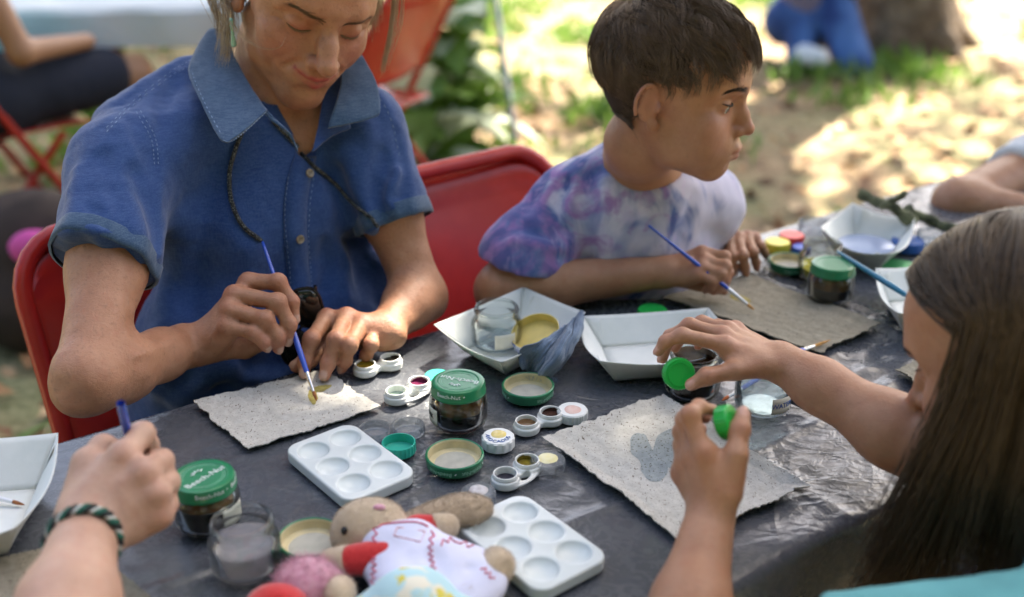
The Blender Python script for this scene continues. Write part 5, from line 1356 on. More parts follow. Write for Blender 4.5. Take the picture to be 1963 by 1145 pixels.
    MB().tube(lay([(520,232),(556,270),(600,320),(655,365),(705,412),(722,436)], .0035), .0024, 8).build('cord', MCORD, cd_, world=True)
    MSG = mat('dark_lens', (.012,.012,.010), .06, spec=.6, coat=.4); MSF = mat('black_frame', (.012,.010,.010), .25)
    def lens(px, py, w_, h_, d):
        c = pt(px, py, d); mb = MB(); ax = V(.9, .35, 0).normalized(); up = V(-.1, -.25, 1).normalized()
        vs = []; n = 36
        for r in (0, .4, .75, 1):
            for k in range(n):
                a = 2*math.pi*k/n; sx = abs(math.cos(a))**.7*math.copysign(1, math.cos(a)); sy = abs(math.sin(a))**.7*math.copysign(1, math.sin(a))
                vs.append(c+ax*w_*r*sx+up*h_*r*sy-ax.cross(up)*-(.006*(1-r*r)))
        mb.add(vs, [(i*n+k, i*n+(k+1) % n, (i+1)*n+(k+1) % n, (i+1)*n+k) for i in range(3) for k in range(n)])
        mb.build('lens', MSG, cd_, world=True, solid=.002)
        MB().tube(vs[3*n:], .0022, 6, closed=True).build('lens_rim', MSF, cd_, world=True)
    lens(590, 590, .018, .030, 1.385); lens(566, 668, .018, .028, 1.40)
    MB().tube([pt(604,548,1.375), pt(606,590,1.39), pt(600,640,1.41), pt(590,690,1.42)], .0025, 6).build('temple_arm', MSF, cd_, world=True)
    MB().tube([pt(578,626,1.388), pt(572,636,1.39)], .002, 6).build('bridge', MSF, cd_, world=True)
woman()
A_ = lambda v: np.array(v, float)
def shirt_mesh(prims, cuts, lo, hi, h, m, parent, folds=(), noise=.0014, name='shirt', k=.04):
    g = Field(lo, hi, h)
    for pr, kk in prims: g.put(pr, kk)
    for c, kk in cuts: g.cut(c, kk)
    folds = [(p_, a_*1.7, s_) for p_, a_, s_ in folds]
    if folds:
        v0, q0 = g.mesh(1); bs = snapper(v0, q0)
        for pts, amp, sig in folds:
            H_ = hits(bs, pts, 0, 6)
            if len(H_) > 1: g.dent([A_(p) for p in H_], amp, sig)
    v, Q = g.mesh(1); N = normals_of(v, Q); v = v+N*(noise*vnoise(v, 40, 4)+noise*.6*vnoise(v, 95, 8))[:, None]
    return link(name, mesh_np(name, v, Q, m), parent), snapper(v, Q)
def disc_cut(P, n, R, depth):
    n = A_(n); n = n/np.linalg.norm(n); P = A_(P)
    def fn(x, y, z):
        h = (x-P[0])*n[0]+(y-P[1])*n[1]+(z-P[2])*n[2]; r2 = (x-P[0])**2+(y-P[1])**2+(z-P[2])**2-h*h
        return np.maximum(np.maximum(-h, h-depth), np.sqrt(np.maximum(r2, 0))-R)
    return fn, P-R-depth, P+R+depth
def lower_body(parent, hipc, fwd, side, m, shoe=None, h=.010, s=1.0, knee=.42, foot_m=None, name='trousers', zseat=.45):
    """seated thighs and shins; hipc on the seat"""
    hipc, fwd, side = Vector(hipc), Vector(fwd).normalized(), Vector(side).normalized(); pr = []
    pts = []
    for sg in (-1, 1):
        a = hipc+side*.085*s*sg; kn = a+fwd*knee*s; kn.z = zseat+.075*s; an = kn+fwd*.03; an.z = .09; pts += [a, kn, an, an+fwd*.16*s]
        pr += chain([A_(a), A_(kn), A_(an)], [.090*s, .064*s, .042*s])+[cone(A_(an-V(0,0,.04)), A_(an+fwd*.14*s-V(0,0,.05)), .040*s, .032*s)]
    pr.append(cone(A_(hipc-side*.07*s+V(0,0,.02)), A_(hipc+side*.07*s+V(0,0,.02)), .11*s, .11*s))
    P_ = np.array([tuple(p) for p in pts]); f = Field(P_.min(0)-.14, P_.max(0)+.14, h); f.put(pr, .03)
    v, Q = f.mesh(1); return link(name, mesh_np(name, v, Q, m), parent)

def m_tiedye():
    b = NB('tie_dye_cotton'); v = b.coord('Object', (1, 1, 1)); n1 = b.noise(b.coord('Object', (1, 1, .6), (.3, .5, .2)), 13, 3, .55, 1.4); n2 = b.noise(b.coord('Object', (.8, 1, 1), (0, .6, .8)), 18, 3, .6, 1.8); n3 = b.noise(v, 45, 3, .6, .6)
    sx = b.node('SeparateXYZ'); b.link(b.coord('Object'), sx.inputs[0])
    gx = b.math('ADD', b.math('MULTIPLY', sx.outputs[0], -4.2), .62)                       # dye is denser on the sleeve side
    a = b.math('ADD', n1, b.math('MULTIPLY', gx, .22)); c = b.math('ADD', n2, b.math('MULTIPLY', gx, .24))
    col = b.mix(b.ramp(a, [(.42, (0,0,0)), (.62, (1,1,1))]), (.56,.54,.67), (.10,.16,.38))
    col = b.mix(b.ramp(c, [(.50, (0,0,0)), (.68, (.85,)*3)]), col, (.30,.15,.40))
    col = b.mix(b.ramp(b.math('ADD', a, b.math('MULTIPLY', n3, .35)), [(.74, (0,0,0)), (.84, (.8,)*3)]), col, (.05,.08,.27))
    col = b.mix(b.ramp(n3, [(.58, (0,0,0)), (.72, (.35,)*3)]), col, (.60,.44,.70))
    b.base(col).set(Roughness=.9, Sheen_Weight=.2).bump(b.noise(v, 800, 2), .3, .0008); return b.m
MSKB = m_skin('boy_skin', (.36,.170,.090), (.43,.22,.125), (.42,.14,.12), (.55,.33,.26), .45)
MHBR = m_hair('dark_brown_hair', (.060,.038,.025), (.135,.092,.060), .55)
MSCP = mat('dark_hair_scalp', (.028,.018,.012), .9, col2=(.045,.030,.020), vscale=120, bump=.4, bscale=300)
BX = Xf(rot3(math.radians(-113), math.radians(-5), math.radians(-1)), pt(1296, 174, 1.425), .945)
def boy():
    T0 = thing('person', 'boy with short brown hair and tie-dye shirt turned in profile to the right', 'person', tuple(tab(.79, -.02, 0))); PW.add(T0.name)
    Rs, Ls = pt(1098, 396, 1.575), pt(1350, 392, 1.64); nb = pt(1226, 322, 1.56)
    Re, Rw = pt(962, 556, 1.535), pt(1272, 521, 1.535); Le, Lw = pt(1290, 455, 1.72), on(1360, 452, TZ+.034)
    f = Field((-.07, 1.20, .715), (.46, 1.68, 1.165), .0026)
    f.put([cone(A_(nb)+A_((0,.01,-.03)), A_(tab(.76, -.07, .62)), .075, .09), cone(A_(Rs)*.8+A_(Ls)*.2, A_(Ls)*.8+A_(Rs)*.2, .05, .05)], .03)
    head(f, BX, child=True, neck=([A_(BX((0,-.038,-.080))), A_(nb)], [.043, .048]))
    f.put(chain([A_(Rs), A_(Re)], [.040, .034]), .02); f.put(chain([A_(Re), A_(Re)*.7+A_(Rw)*.3, A_(Rw)], [.034, .034, .0215]), .02)
    f.put(chain([A_(Ls), A_(Le), A_(Lw)], [.040, .033, .020]), .02)
    tn = []
    hand(f, pt(1276,521,1.535), [pt(1345,484,1.532), pt(1350,499,1.520), pt(1345,513,1.512), pt(1335,527,1.509)],
         [[pt(1390,492,1.523), pt(1397,524,1.526), pt(1389,550,1.530)], [pt(1391,511,1.511), pt(1390,538,1.517), pt(1379,556,1.523)],
          [pt(1382,525,1.506), pt(1378,545,1.514), pt(1367,559,1.520)], [pt(1366,539,1.506), pt(1361,551,1.511), pt(1351,557,1.517)]],
         [pt(1302,534,1.545), pt(1340,545,1.545), pt(1368,552,1.540), pt(1388,558,1.536)], s=.80, slim=1.06, tints=tn, pad_dir=(.3,.45,-.84))
    hand(f, on(1366,452,TZ+.036), [on(1398,463,TZ+.044), on(1415,456,TZ+.046), on(1432,454,TZ+.043), on(1446,456,TZ+.036)],
         [[on(1403,492,TZ+.038), on(1405,512,TZ+.019), on(1407,524,TZ+.009)], [on(1424,490,TZ+.040), on(1428,511,TZ+.020), on(1430,525,TZ+.009)],
          [on(1444,484,TZ+.036), on(1449,503,TZ+.018), on(1451,516,TZ+.009)], [on(1459,472,TZ+.028), on(1465,484,TZ+.015), on(1468,492,TZ+.008)]],
         [on(1372,468,TZ+.030), on(1380,494,TZ+.020), on(1386,514,TZ+.013), on(1391,527,TZ+.009)], s=.80, slim=1.06, tints=tn)
    nail_dents(f, tn)
    def tint(T, v): head_tint(T, v, BX, .8, True); apply_tints(T, v, tn)
    body, v, Q = finish_body('body', f, MSKB, T0, tint, 1, .0002); bv = snapper(v, Q)
    eyes(BX, T0)
    face_bits(BX, bv, T0, mat('dark_brow', (.04,.026,.018), .8), .00018, 300, 1.5, zl=.0098, fringe=0, lw=1.5)
    hair_cap(BX, MSCP, T0, .003, .068); short_hair(BX, MHBR, T0, 1000, 20, 5, .017, (.032, .056), rad=.00034, bv=bv, fwd=.010, front=.074)['kind'] = 'stuff'
    Rh = pt(1002, 500, 1.545)
    sh, bs = shirt_mesh([([cone(A_(nb)+A_((0,.012,-.045)), A_(tab(.77, -.08, .60)), .085, .115), cone(A_(Rs)*.75+A_(Ls)*.25+A_((0,0,-.01)), A_(Ls)*.8+A_(Rs)*.2+A_((0,0,-.01)), .060, .060), cone(A_(tab(.80, .0, .80)), A_(tab(.86, .02, .72)), .085, .09)], .05),
                 ([cone(A_(nb)+A_((0,0,-.018)), A_(Rs), .050, .052), cone(A_(nb)+A_((0,0,-.018)), A_(Ls), .050, .050)], .03),
                 ([cone(A_(Rs), A_(Rh), .056, .058), cone(A_(Rh), A_(pt(985,540,1.545)), .056, .050)], .03), ([cone(A_(Ls), A_(Le), .054, .056)], .03)],
                [(disc_cut(pt(1010, 506, 1.54), A_((-.22,-.05,-1)), .105, .10), .002), (cone(A_(BX((0,-.03,-.07))), A_(nb)+A_((.004,-.012,.012)), .050, .052), .006)],
                (-.10, 1.25, .52), (.48, 1.74, 1.02), .0046, m_tiedye(), T0,
                [([(1080,350),(1060,420),(1075,490)], .007, .010), ([(1130,330),(1120,420),(1130,500)], .008, .012), ([(1160,350),(1165,440),(1160,500)], -.005, .012), ([(1000,430),(1040,450),(1090,440)], .006, .008), ([(985,460),(1040,470),(1080,480)], -.005, .008), ([(1250,400),(1240,450),(1220,490)], .004, .012), ([(1330,380),(1320,420),(1300,450)], .004, .010), ([(1040,350),(1010,400),(960,450)], .003, .010)], .0016)
    ring = []
    for k in range(40):                                              # ribbed neckband
        a = 2*math.pi*k/40; ax = (A_(nb)-BX((0,-.03,-.07))); ax = Vector(ax).normalized(); e1 = ax.orthogonal().normalized(); e2 = ax.cross(e1)
        ring.append(nb+V(.004,-.012,.002)+(e1*math.cos(a)+e2*math.sin(a))*.0545)
    MB().tube(ring, .0045, 8, closed=True).build('neckband', MATS['tie_dye_cotton'], sh)
    lower_body(T0, tab(.74, -.10, .535), TN, TU, mat('grey_shorts', (.10,.11,.13), .9), s=.82, knee=.36)
boy()

MSKG = m_skin('girl_skin', (.37,.17,.09), (.43,.22,.125), (.42,.15,.12), (.60,.34,.26), .43)
MHG = m_hair('long_brown_hair', (.026,.0155,.0085), (.085,.053,.028), .42)
GX = Xf(rot3(math.radians(50), math.radians(-24), math.radians(4)), pt(1948, 682, .985), .93)
def girl():
    T0 = thing('person', 'girl with long brown hair seen from behind, opening a green cap', 'person', tuple(tab(.70, .74, 0))); PW.add(T0.name)
    nb = GX.v((0, -.075, -.155)); nb.z = .836
    sd = V(-.40, -.916, 0)                                            # her left
    Ls = nb+sd*.145+V(-.03, 0.01, -.040); Rs = nb-sd*.125+V(0, 0, -.045)
    Re, Rw = pt(1822, 892, 1.06), pt(1497, 694, 1.165); Le, Lw = pt(1296, 1290, .905), pt(1362, 990, .985)
    f = Field((.0, .58, .58), (.66, 1.22, 1.075), .0026)
    f.put([cone(A_(nb)+A_((.02,0,-.03)), A_(nb)+A_((.05,-.01,-.18)), .07, .08), cone(A_(Rs), A_(Ls), .045, .045)], .03)
    head(f, GX, child=True, neck=([A_(GX((0,-.035,-.085))), A_(nb)], [.042, .047]))
    f.put(chain([A_(Rs), A_(Re)], [.041, .035]), .02); f.put(chain([A_(Re), A_(Re)*.68+A_(Rw)*.32, A_(Re)*.25+A_(Rw)*.75, A_(Rw)], [.035, .034, .025, .0215]), .02)
    f.put(chain([A_(Ls), A_(Le)], [.041, .035]), .02); f.put(chain([A_(Le), A_(Le)*.6+A_(Lw)*.4, A_(Lw)], [.034, .031, .0215]), .02)
    tn = []
    hand(f, pt(1490,692,1.165), [pt(1390,662,1.153), pt(1385,643,1.172), pt(1395,633,1.190), pt(1410,632,1.206)],
         [[pt(1308,643,1.152), pt(1276,655,1.155), pt(1262,674,1.158)], [pt(1322,624,1.180), pt(1284,645,1.184), pt(1270,688,1.186)],
          [pt(1345,619,1.203), pt(1312,638,1.212), pt(1294,668,1.215)], [pt(1376,624,1.220), pt(1352,643,1.228), pt(1338,664,1.230)]],
         [pt(1458,702,1.150), pt(1408,710,1.140), pt(1354,722,1.136), pt(1324,738,1.138)], s=.82, slim=1.04, tints=tn, pad_dir=(-.05,-.15,-1),
         nails={4: (-.2,-1,.5), 0: (-.8,-.3,.6), 1: (-.8,-.2,.3)})
    hand(f, pt(1364,978,.985), [pt(1348,866,.978), pt(1328,872,.993), pt(1314,886,1.010), pt(1306,906,1.024)],
         [[pt(1322,796,.984), pt(1340,781,.998), pt(1366,787,1.006)], [pt(1313,806,1.004), pt(1330,791,1.020), pt(1352,801,1.028)],
          [pt(1307,827,1.020), pt(1325,813,1.034), pt(1345,823,1.042)], [pt(1306,852,1.030), pt(1325,846,1.042), pt(1345,853,1.046)]],
         [pt(1398,940,.975), pt(1411,874,.975), pt(1418,824,.984), pt(1424,793,.992)], s=.85, slim=1.04, tints=tn, pad_dir=(.25,.95,.1),
         nails={4: (-.15,-1,.3)})
    nail_dents(f, tn)
    def tint(T, v): head_tint(T, v, GX, .8, True); apply_tints(T, v, tn)
    body, v, Q = finish_body('body', f, MSKG, T0, tint, 1, .0002); bv = snapper(v, Q)
    face_bits(GX, bv, T0, mat('dark_brow', (.04,.026,.018), .8), .00018, 200, 1.2, zl=.0105, fringe=0)
    hair_cap(GX, MSCP, T0, .003, .078, h=.005)
    # long straight hair from a parting, hanging over the shoulders
    eyes(GX, T0)
    rg = np.random.default_rng(21); out = []; c = np.array((0,-.014,.042)); R_ = np.array((.0745,.094,.080))*1.05; dn = GX.R.T @ np.array((0,0,-1.0))
    for k in range(5200):
        side = 1 if rg.random() < .5 else -1; th = rg.uniform(-1.45, .98); lift = rg.uniform(.003, .024); pts = []; wv = rg.uniform(0, 6.28) if rg.random() < .3 else 1.0; j1 = rg.normal(0, .07); j2 = 4*math.sin(th*6)
        L1 = rg.uniform(1.35, 1.60); clump = .006*math.sin(th*37+side)+.004*math.sin(th*91)
        for q in np.linspace(0, 1, 9):
            ph = q*L1; yy = th*(1-(.35*q if th < 0 else .85*q*q))-.13*q+j1*q+.05*math.sin(q*5+j2)
            d = np.array((side*math.sin(ph)*math.cos(yy), math.sin(yy), math.cos(ph)*math.cos(yy))); d /= np.linalg.norm(d); pts.append(c+d*R_+d*lift*(.5+.5*q))
        e = pts[-1]; Ld = rg.uniform(.20, .30)*(1.05 if th > 0 else .95); out_ = np.array((side*(.026+.016*max(th, 0))+.012*math.sin(th*9), .004+.022*th+.040*max(th, 0), 0.0))
        for q in np.linspace(.12, 1, 9):
            pts.append(e+dn*Ld*q+out_*np.array((math.sin(q*1.7), q*q, 1))+np.array((clump*q+.010*q*math.sin(q*7+wv+th*2), clump*q*.6+.009*q*math.cos(q*6+wv+th*2), 0))+rg.normal(0, .0012, 3)*q)
        out.append([GX(p) for p in pts])
    for k in range(2400):                                            # down the back of the head
        az = rg.uniform(-1.35, 1.35); lift = rg.uniform(.004, .022); pts = []; j1 = rg.normal(0, .05); p0 = rg.uniform(.05, .8)
        for q in np.linspace(0, 1, 9):
            ph = p0+(1.62-p0)*q; d = np.array((math.sin(az+j1*q)*math.sin(ph), -math.cos(az+j1*q)*math.sin(ph)-.12*(1-q), math.cos(ph))); d /= np.linalg.norm(d); pts.append(c+d*R_+d*lift*(.5+.5*q))
        e = pts[-1]; Ld = rg.uniform(.20, .29); cl = .006*math.sin(az*31)
        for q in np.linspace(.12, 1, 9): pts.append(e+dn*Ld*q+np.array((.012*math.sin(az)*q+cl*q, -.012*q, 0))+rg.normal(0, .0012, 3)*q)
        out.append([GX(p) for p in pts])
    strands('hair', out, rg.uniform(.0006, .0011, len(out)), MHG, T0)['kind'] = 'stuff'
    MTE = mat('teal_cotton', (.13,.36,.36), .9, var=.12, vscale=16, bump=.3, bscale=500)
    sh, bs = shirt_mesh([([cone(A_(Rs)*.8+A_(Ls)*.2, A_(Ls)*.8+A_(Rs)*.2, .060, .060), cone(A_(nb)+A_((.03,0,-.07)), A_(nb)+A_((.09,-.02,-.32)), .10, .11)], .05),
                 ([cone(A_(Rs), A_(Rs.lerp(Re, .38)), .052, .054)], .03), ([cone(A_(Ls), A_(Ls.lerp(Le, .64)), .052, .052)], .03)],
                [(disc_cut(Rs.lerp(Re, .36), Re-Rs, .075, .08), .002), (disc_cut(Ls.lerp(Le, .62), Le-Ls, .075, .08), .002), (cone(A_(GX((0,-.03,-.08))), A_(nb), .050, .052), .008)],
                (.10, .60, .40), (.78, 1.12, .90), .006, MTE, T0)
    lower_body(T0, V(nb.x+.10, nb.y-.02, .535), V(-.55, .83, 0), V(.83, .55, 0), mat('girl_leggings', (.05,.05,.07), .9), s=.80, knee=.34)
girl()
# the two green caps in her fingers
MGC = mat('grass_green_plastic', (.015,.40,.055), .30, sss=.1, sssr=(.3,1,.3), sssc=.003)
def held_cap(label, p, nrm, R, H):
    t = thing('screw_cap', label, 'cap', p, 0, 'small screw caps'); t.rotation_euler = Vector(nrm).to_track_quat('Z', 'Y').to_euler()
    cap_geo('cap_shell', t, R, H, MGC, True, ribs=30)
    MB().tube([((R-.0045)*math.cos(a*.131), (R-.0045)*math.sin(a*.131), H) for a in range(48)], .0006, 5, closed=True).build('raised_ring', MGC, t)
    for k in range(9): a = 2.2-k*.24; e = MB().box((0,0,0), (.0012, .0022, .0007)).build('embossed_mark', MGC, t); e.location = ((R-.007)*math.cos(a), (R-.007)*math.sin(a), H+.0001); e.rotation_euler.z = a-math.pi/2
    return t
held_cap('bright green ribbed cap pinched upright in the raised fingers of the girl', pt(1298,715,1.160), V(.10,-.80,.30), .0165, .011)
held_cap('bright green cap between thumb and finger of the nearest hand', pt(1380,812,.999), V(.75,-.35,.40), .0150, .013)

# ------------------------------------------------------------------ painter at bottom left: forearm, hand and bracelet in view
MSKP = m_skin('painter_skin', (.46,.27,.19), (.53,.33,.24), (.52,.22,.17), (.62,.42,.35), .48)
def painter():
    T0 = thing('person', 'painter at bottom left of whom only hand and forearm show', 'person', (-.62, .42, 0)); PW.add(T0.name)
    W_, E_ = pt(163, 1022, .930), pt(100, 1300, .80); S_ = V(-.56, .42, 1.02); nb = V(-.66, .38, 1.07)
    f = Field((-.80, .26, .74), (-.22, 1.02, 1.35), .003)
    f.put(chain([A_(W_), A_(W_)*.45+A_(E_)*.55, A_(E_)], [.0255, .036, .039]), .02); f.put(chain([A_(E_), A_(S_)], [.039, .050]), .02)
    f.put([cone(A_(S_), (-.76, .34, 1.0), .05, .05), cone((-.66, .38, 1.05), (-.66, .38, .76), .09, .1)], .04)
    tn = []
    hand(f, pt(167,1010,.935), [pt(238,872,.956), pt(280,905,.950), pt(301,945,.950), pt(307,986,.955)],
         [[pt(273,833,.984), pt(284,852,1.008), pt(272,876,1.018)], [pt(308,885,.982), pt(313,906,1.006), pt(300,926,1.016)],
          [pt(320,924,.982), pt(319,942,1.004), pt(305,956,1.014)], [pt(320,966,.982), pt(315,978,1.000), pt(302,986,1.008)]],
         [pt(150,965,.955), pt(167,888,.967), pt(198,858,.984), pt(238,866,1.000)], s=1.03, slim=1.12, tints=tn)
    nail_dents(f, tn)
    X = Xf(rot3(math.radians(-35), math.radians(-22), 0), (-.63, .45, 1.24), 1.0); head(f, X, neck=([X((0,-.03,-.085)), A_(nb)], [.048, .054]))
    f.clip((0, 0, 1.345), (0, 0, 1))
    body, v, Q = finish_body('body', f, MSKP, T0, lambda T, v: apply_tints(T, v, tn), 1, .0003)
    hair_cap(X, MSCP, T0, .006, .05, 1.03, .006); short_hair(X, MHBR, T0, 420, 14, 8, .014, (.035, .06), front=.055, big=1.03, rad=.0006)['kind'] = 'stuff'
    shirt_mesh([([cone((-.72,.34,.98), A_(S_)*.9, .075, .07), cone((-.66,.38,.98), (-.66,.36,.55), .13, .14)], .05), ([cone(A_(S_), A_(S_.lerp(E_, .45)), .062, .066)], .03)],
               [(disc_cut(S_.lerp(E_, .43), E_-S_, .085, .1), .002)], (-.92, .16, .40), (-.36, .70, 1.12), .008, mat('grey_tee', (.22,.23,.25), .9), T0)
    lower_body(T0, (-.66, .34, .535), V(.35, .94, 0), V(.94, -.35, 0), mat('painter_jeans', (.04,.06,.12), .9), s=.95)
    # braided bracelet
    br = thing('bracelet', 'dark green and white braided bracelet on the wrist at bottom left', 'bracelet', W_)
    ax = (pt(167,1010,.935)-E_).normalized(); a = ax.orthogonal().normalized(); b = ax.cross(a); C0 = W_-ax*.012
    cols = [mat('bracelet_black', (.012,.016,.016), .8), mat('bracelet_green', (.015,.10,.07), .8), mat('bracelet_white', (.55,.56,.52), .8)]
    for j in range(3):
        pts = []
        for k in range(72):
            t = 2*math.pi*k/72; w_ = 26*t/2+j*2.094; R = .0308+.0016*math.cos(w_); pts.append(C0+ax*(.0034*math.sin(w_)+.008*math.cos(t+.6))+(a*math.cos(t)+b*math.sin(t)*.92)*R)
        MB().tube(pts, .0023 if j < 2 else .0014, 7, closed=True).build('braided_strand', cols[j], br, world=True)
painter()

def far_child():
    T0 = thing('person', 'child in a white top at right edge leaning a bare arm on the table', 'person', tuple(tab(1.70, -.28, 0))); PW.add(T0.name)
    E_, W_, S_ = pt(1836, 388, 1.93), pt(2040, 420, 1.88), pt(1990, 318, 2.10); nb = S_+V(.12, .05, .06)
    f = Field((.60, 1.60, .70), (1.35, 2.25, 1.32), .006)
    f.put(chain([A_(S_), A_(E_)], [.045, .040]), .02); f.put(chain([A_(E_), A_(W_)], [.040, .026]), .02)
    f.put(cone(A_(S_), A_(nb+V(.1,.04,-.06)), .05, .05), .03); f.put(cone(A_(W_), A_(W_+V(.07,-.02,-.01)), .028, .022), .02)
    f.put(cone(A_(W_+V(.07,-.02,-.01)), A_(W_+V(.13,-.03,-.03)), .014, .010), .02)
    X = Xf(rot3(math.radians(150), math.radians(-15), 0), nb+V(-.02, -.02, .17), .92); head(f, X, True, neck=([X((0,-.03,-.085)), A_(nb)], [.043, .048]))
    finish_body('body', f, MSKB, T0, None, 1, .0002); hair_cap(X, MSCP, T0, .006, .058, 1.05, .006); short_hair(X, MHBR, T0, 300, 12, 9, .014, (.035, .06), rad=.0007)['kind'] = 'stuff'
    shirt_mesh([([cone(A_(S_), A_(nb+V(.1,.04,-.06)), .062, .062), cone(A_(nb+V(0,0,-.1)), A_(nb+V(.02,.02,-.40)), .11, .12)], .05), ([cone(A_(S_), A_(S_.lerp(E_, .35)), .055, .060)], .03)],
               [(disc_cut(S_.lerp(E_, .33), E_-S_, .08, .1), .002)], (.70, 1.7, .45), (1.45, 2.4, 1.10), .008, mat('white_cotton', (.62,.63,.64), .9, bump=.2, bscale=400), T0)
    lower_body(T0, nb+V(.02, .04, -.36), TN, TU, mat('child_shorts', (.06,.07,.10), .9), s=.82, knee=.34)
    chair('red metal folding chair at the right edge behind the bare arm', tuple(V(nb.x+.34, nb.y+.22, 0)), CHROT)
far_child()
# ------------------------------------------------------------------ shade tree with its crown over the table, background people and furniture
MBARK = mat('grey_brown_bark', (.10,.072,.050), .95, col2=(.22,.165,.115), vscale=9, bump=1.0, bscale=22, bdist=.04)
def m_leaf(n, c, c2):
    b = NB(n); v = b.coord('Object'); a = b.noise(v, 3, 2); col = b.mix(b.ramp(a, [(.3, (0,0,0)), (.7, (1,1,1))]), c, c2); b.base(col).set(Roughness=.55)
    tr = b.node('BsdfTranslucent'); b.link(col, tr.inputs[0]); ms = b.node('MixShader'); ms.inputs[0].default_value = .35
    b.link(b.b.outputs[0], ms.inputs[1]); b.link(tr.outputs[0], ms.inputs[2]); b.link(ms.outputs[0], b.n.nodes['Material Output'].inputs[0]); return b.m
MLF = m_leaf('tree_leaf', (.045,.085,.02), (.08,.13,.03)); MLG = m_leaf('weed_leaf', (.10,.20,.03), (.20,.32,.06)); MLW = m_leaf('pale_leaf', (.45,.52,.38), (.62,.66,.52))
def leaves_mesh(name, C, D, N_, L, W, m, parent=None, world=False):
    """C centres, D directions, N_ normals -> folded four-sided leaves"""
    S = np.cross(N_, D); S /= np.maximum(np.linalg.norm(S, axis=1), 1e-9)[:, None]; L = np.asarray(L)[:, None]; W = np.asarray(W)[:, None]
    a = C; b = C+D*L*.5+S*W*.5+N_*W*.12; c = C+D*L-N_*L*.10; d = C+D*L*.5-S*W*.5+N_*W*.12; e = C+D*L*.5
    v = np.stack([a, b, c, d, e], 1).reshape(-1, 3); i = np.arange(len(C))*5
    q = np.concatenate([np.stack([i, i+1, i+4], 1), np.stack([i+1, i+2, i+4], 1), np.stack([i+2, i+3, i+4], 1), np.stack([i+3, i, i+4], 1)])
    return link(name, mesh_np(name, v, q, m, smooth=False), parent, world)
def unit(a): return a/np.maximum(np.linalg.norm(a, axis=1), 1e-9)[:, None]
def shade_tree():
    base = pt(1712, 108, 6.6); base.z = 0
    t = thing('shade_tree', 'broad brown tree trunk standing beside the blue jeans', 'tree', base); PW.add(t.name)
    f = Field((base.x-.9, base.y-.9, -.1), (base.x+.9, base.y+.9, 3.2), .035)
    B = np.array(base); f.put(chain([B+(0,0,-.1), B+(0,0,.25), B+(.0,.0,1.4), B+(-.05,-.05,3.1)], [.36, .27, .235, .22]), .05)
    for a in np.linspace(0, 6.28, 7)[:-1]: f.put(cone(B+(.2*math.cos(a), .2*math.sin(a), .22), B+(.5*math.cos(a), .5*math.sin(a), -.05), .10, .05), .12)
    v, Q = f.mesh(1); N = normals_of(v, Q); v = v+N*(.012*vnoise(v*np.array((1,1,.25)), 30, 1))[:, None]; link('trunk', mesh_np('trunk', v, Q, MBARK), t)
    rg = np.random.default_rng(5); mid = np.array((.3, 1.3, .8)); sd = np.array(SUNDIR)
    ends = []
    for k in range(9):
        h = rg.uniform(6.2, 9.5); tx = np.array((rg.uniform(-1.6, 2.4), rg.uniform(-.4, 4.5), .8)); e = tx+sd*(h-.8)/sd[2]
        p0 = B+np.array((-.05,-.05,2.9)); p1 = p0*.55+e*.45+np.array((0,0,.9)); c = spline([V(*p0), V(*p1), V(*e)], 8)
        MB().tube([p+V(*(.08*mnoise.noise_vector(p*1.5))) for p in c], list(np.linspace(.12, .03, len(c))), 8).build('limb', MBARK, t)
    def throw(n, x0, x1, y0, y1, hl, hh):
        T = np.stack([rg.uniform(x0, x1, n), rg.uniform(y0, y1, n), np.full(n, .8)], 1); h = rg.uniform(hl, hh, n)
        return T+sd*((h-.8)/sd[2])[:, None], T
    P1, T1 = throw(26000, -1.6, 2.4, -.4, 2.7, 6.5, 10.5)
    P2, T2 = throw(22000, -4.5, 6.0, -1.2, 6.8, 6.0, 10.5)
    keep = (vnoise(T2*np.array((1,1,0)), 5.2, 3) > -.42)|(T2[:, 1] < 2.2); P2, T2 = P2[keep], T2[keep]
    P3_, T3 = throw(36000, -6.5, .0, 1.6, 7.6, 6.5, 10.5)
    P = np.concatenate([P1, P2, P3_])
    gaps = [(on(660,655,TZ+.03), .035), (on(620,692,TZ+.03), .015), (on(958,632,TZ+.05), .05), (on(1075,640,TZ+.04), .02), (pt(1468,95,1.36), .02),
            (on(1120,838,TZ), .0), (on(745,745,TZ), .012), (on(1640,520,TZ), .02), (on(1510,455,TZ), .03), (pt(850,520,1.80), .03), (on(1640,690,TZ), .0), (on(1560,880,TZ), .0), (on(1760,560,TZ), .02)]
    for g, r in gaps:
        g = np.array(g); q = P-g; al = q@sd; dd = np.linalg.norm(q-al[:, None]*sd, axis=1); P = P[dd > r+.05]
    n = len(P); D = unit(rg.normal(0, 1, (n, 3))*np.array((1,1,.5))); N_ = unit(rg.normal(0, .55, (n, 3))+np.array((0,0,1))); N_ = unit(N_-D*(N_*D).sum(1)[:, None])
    o = leaves_mesh('crown', P, D, N_, rg.uniform(.10, .17, n), rg.uniform(.06, .10, n), MLF, t); o['kind'] = 'stuff'
shade_tree()

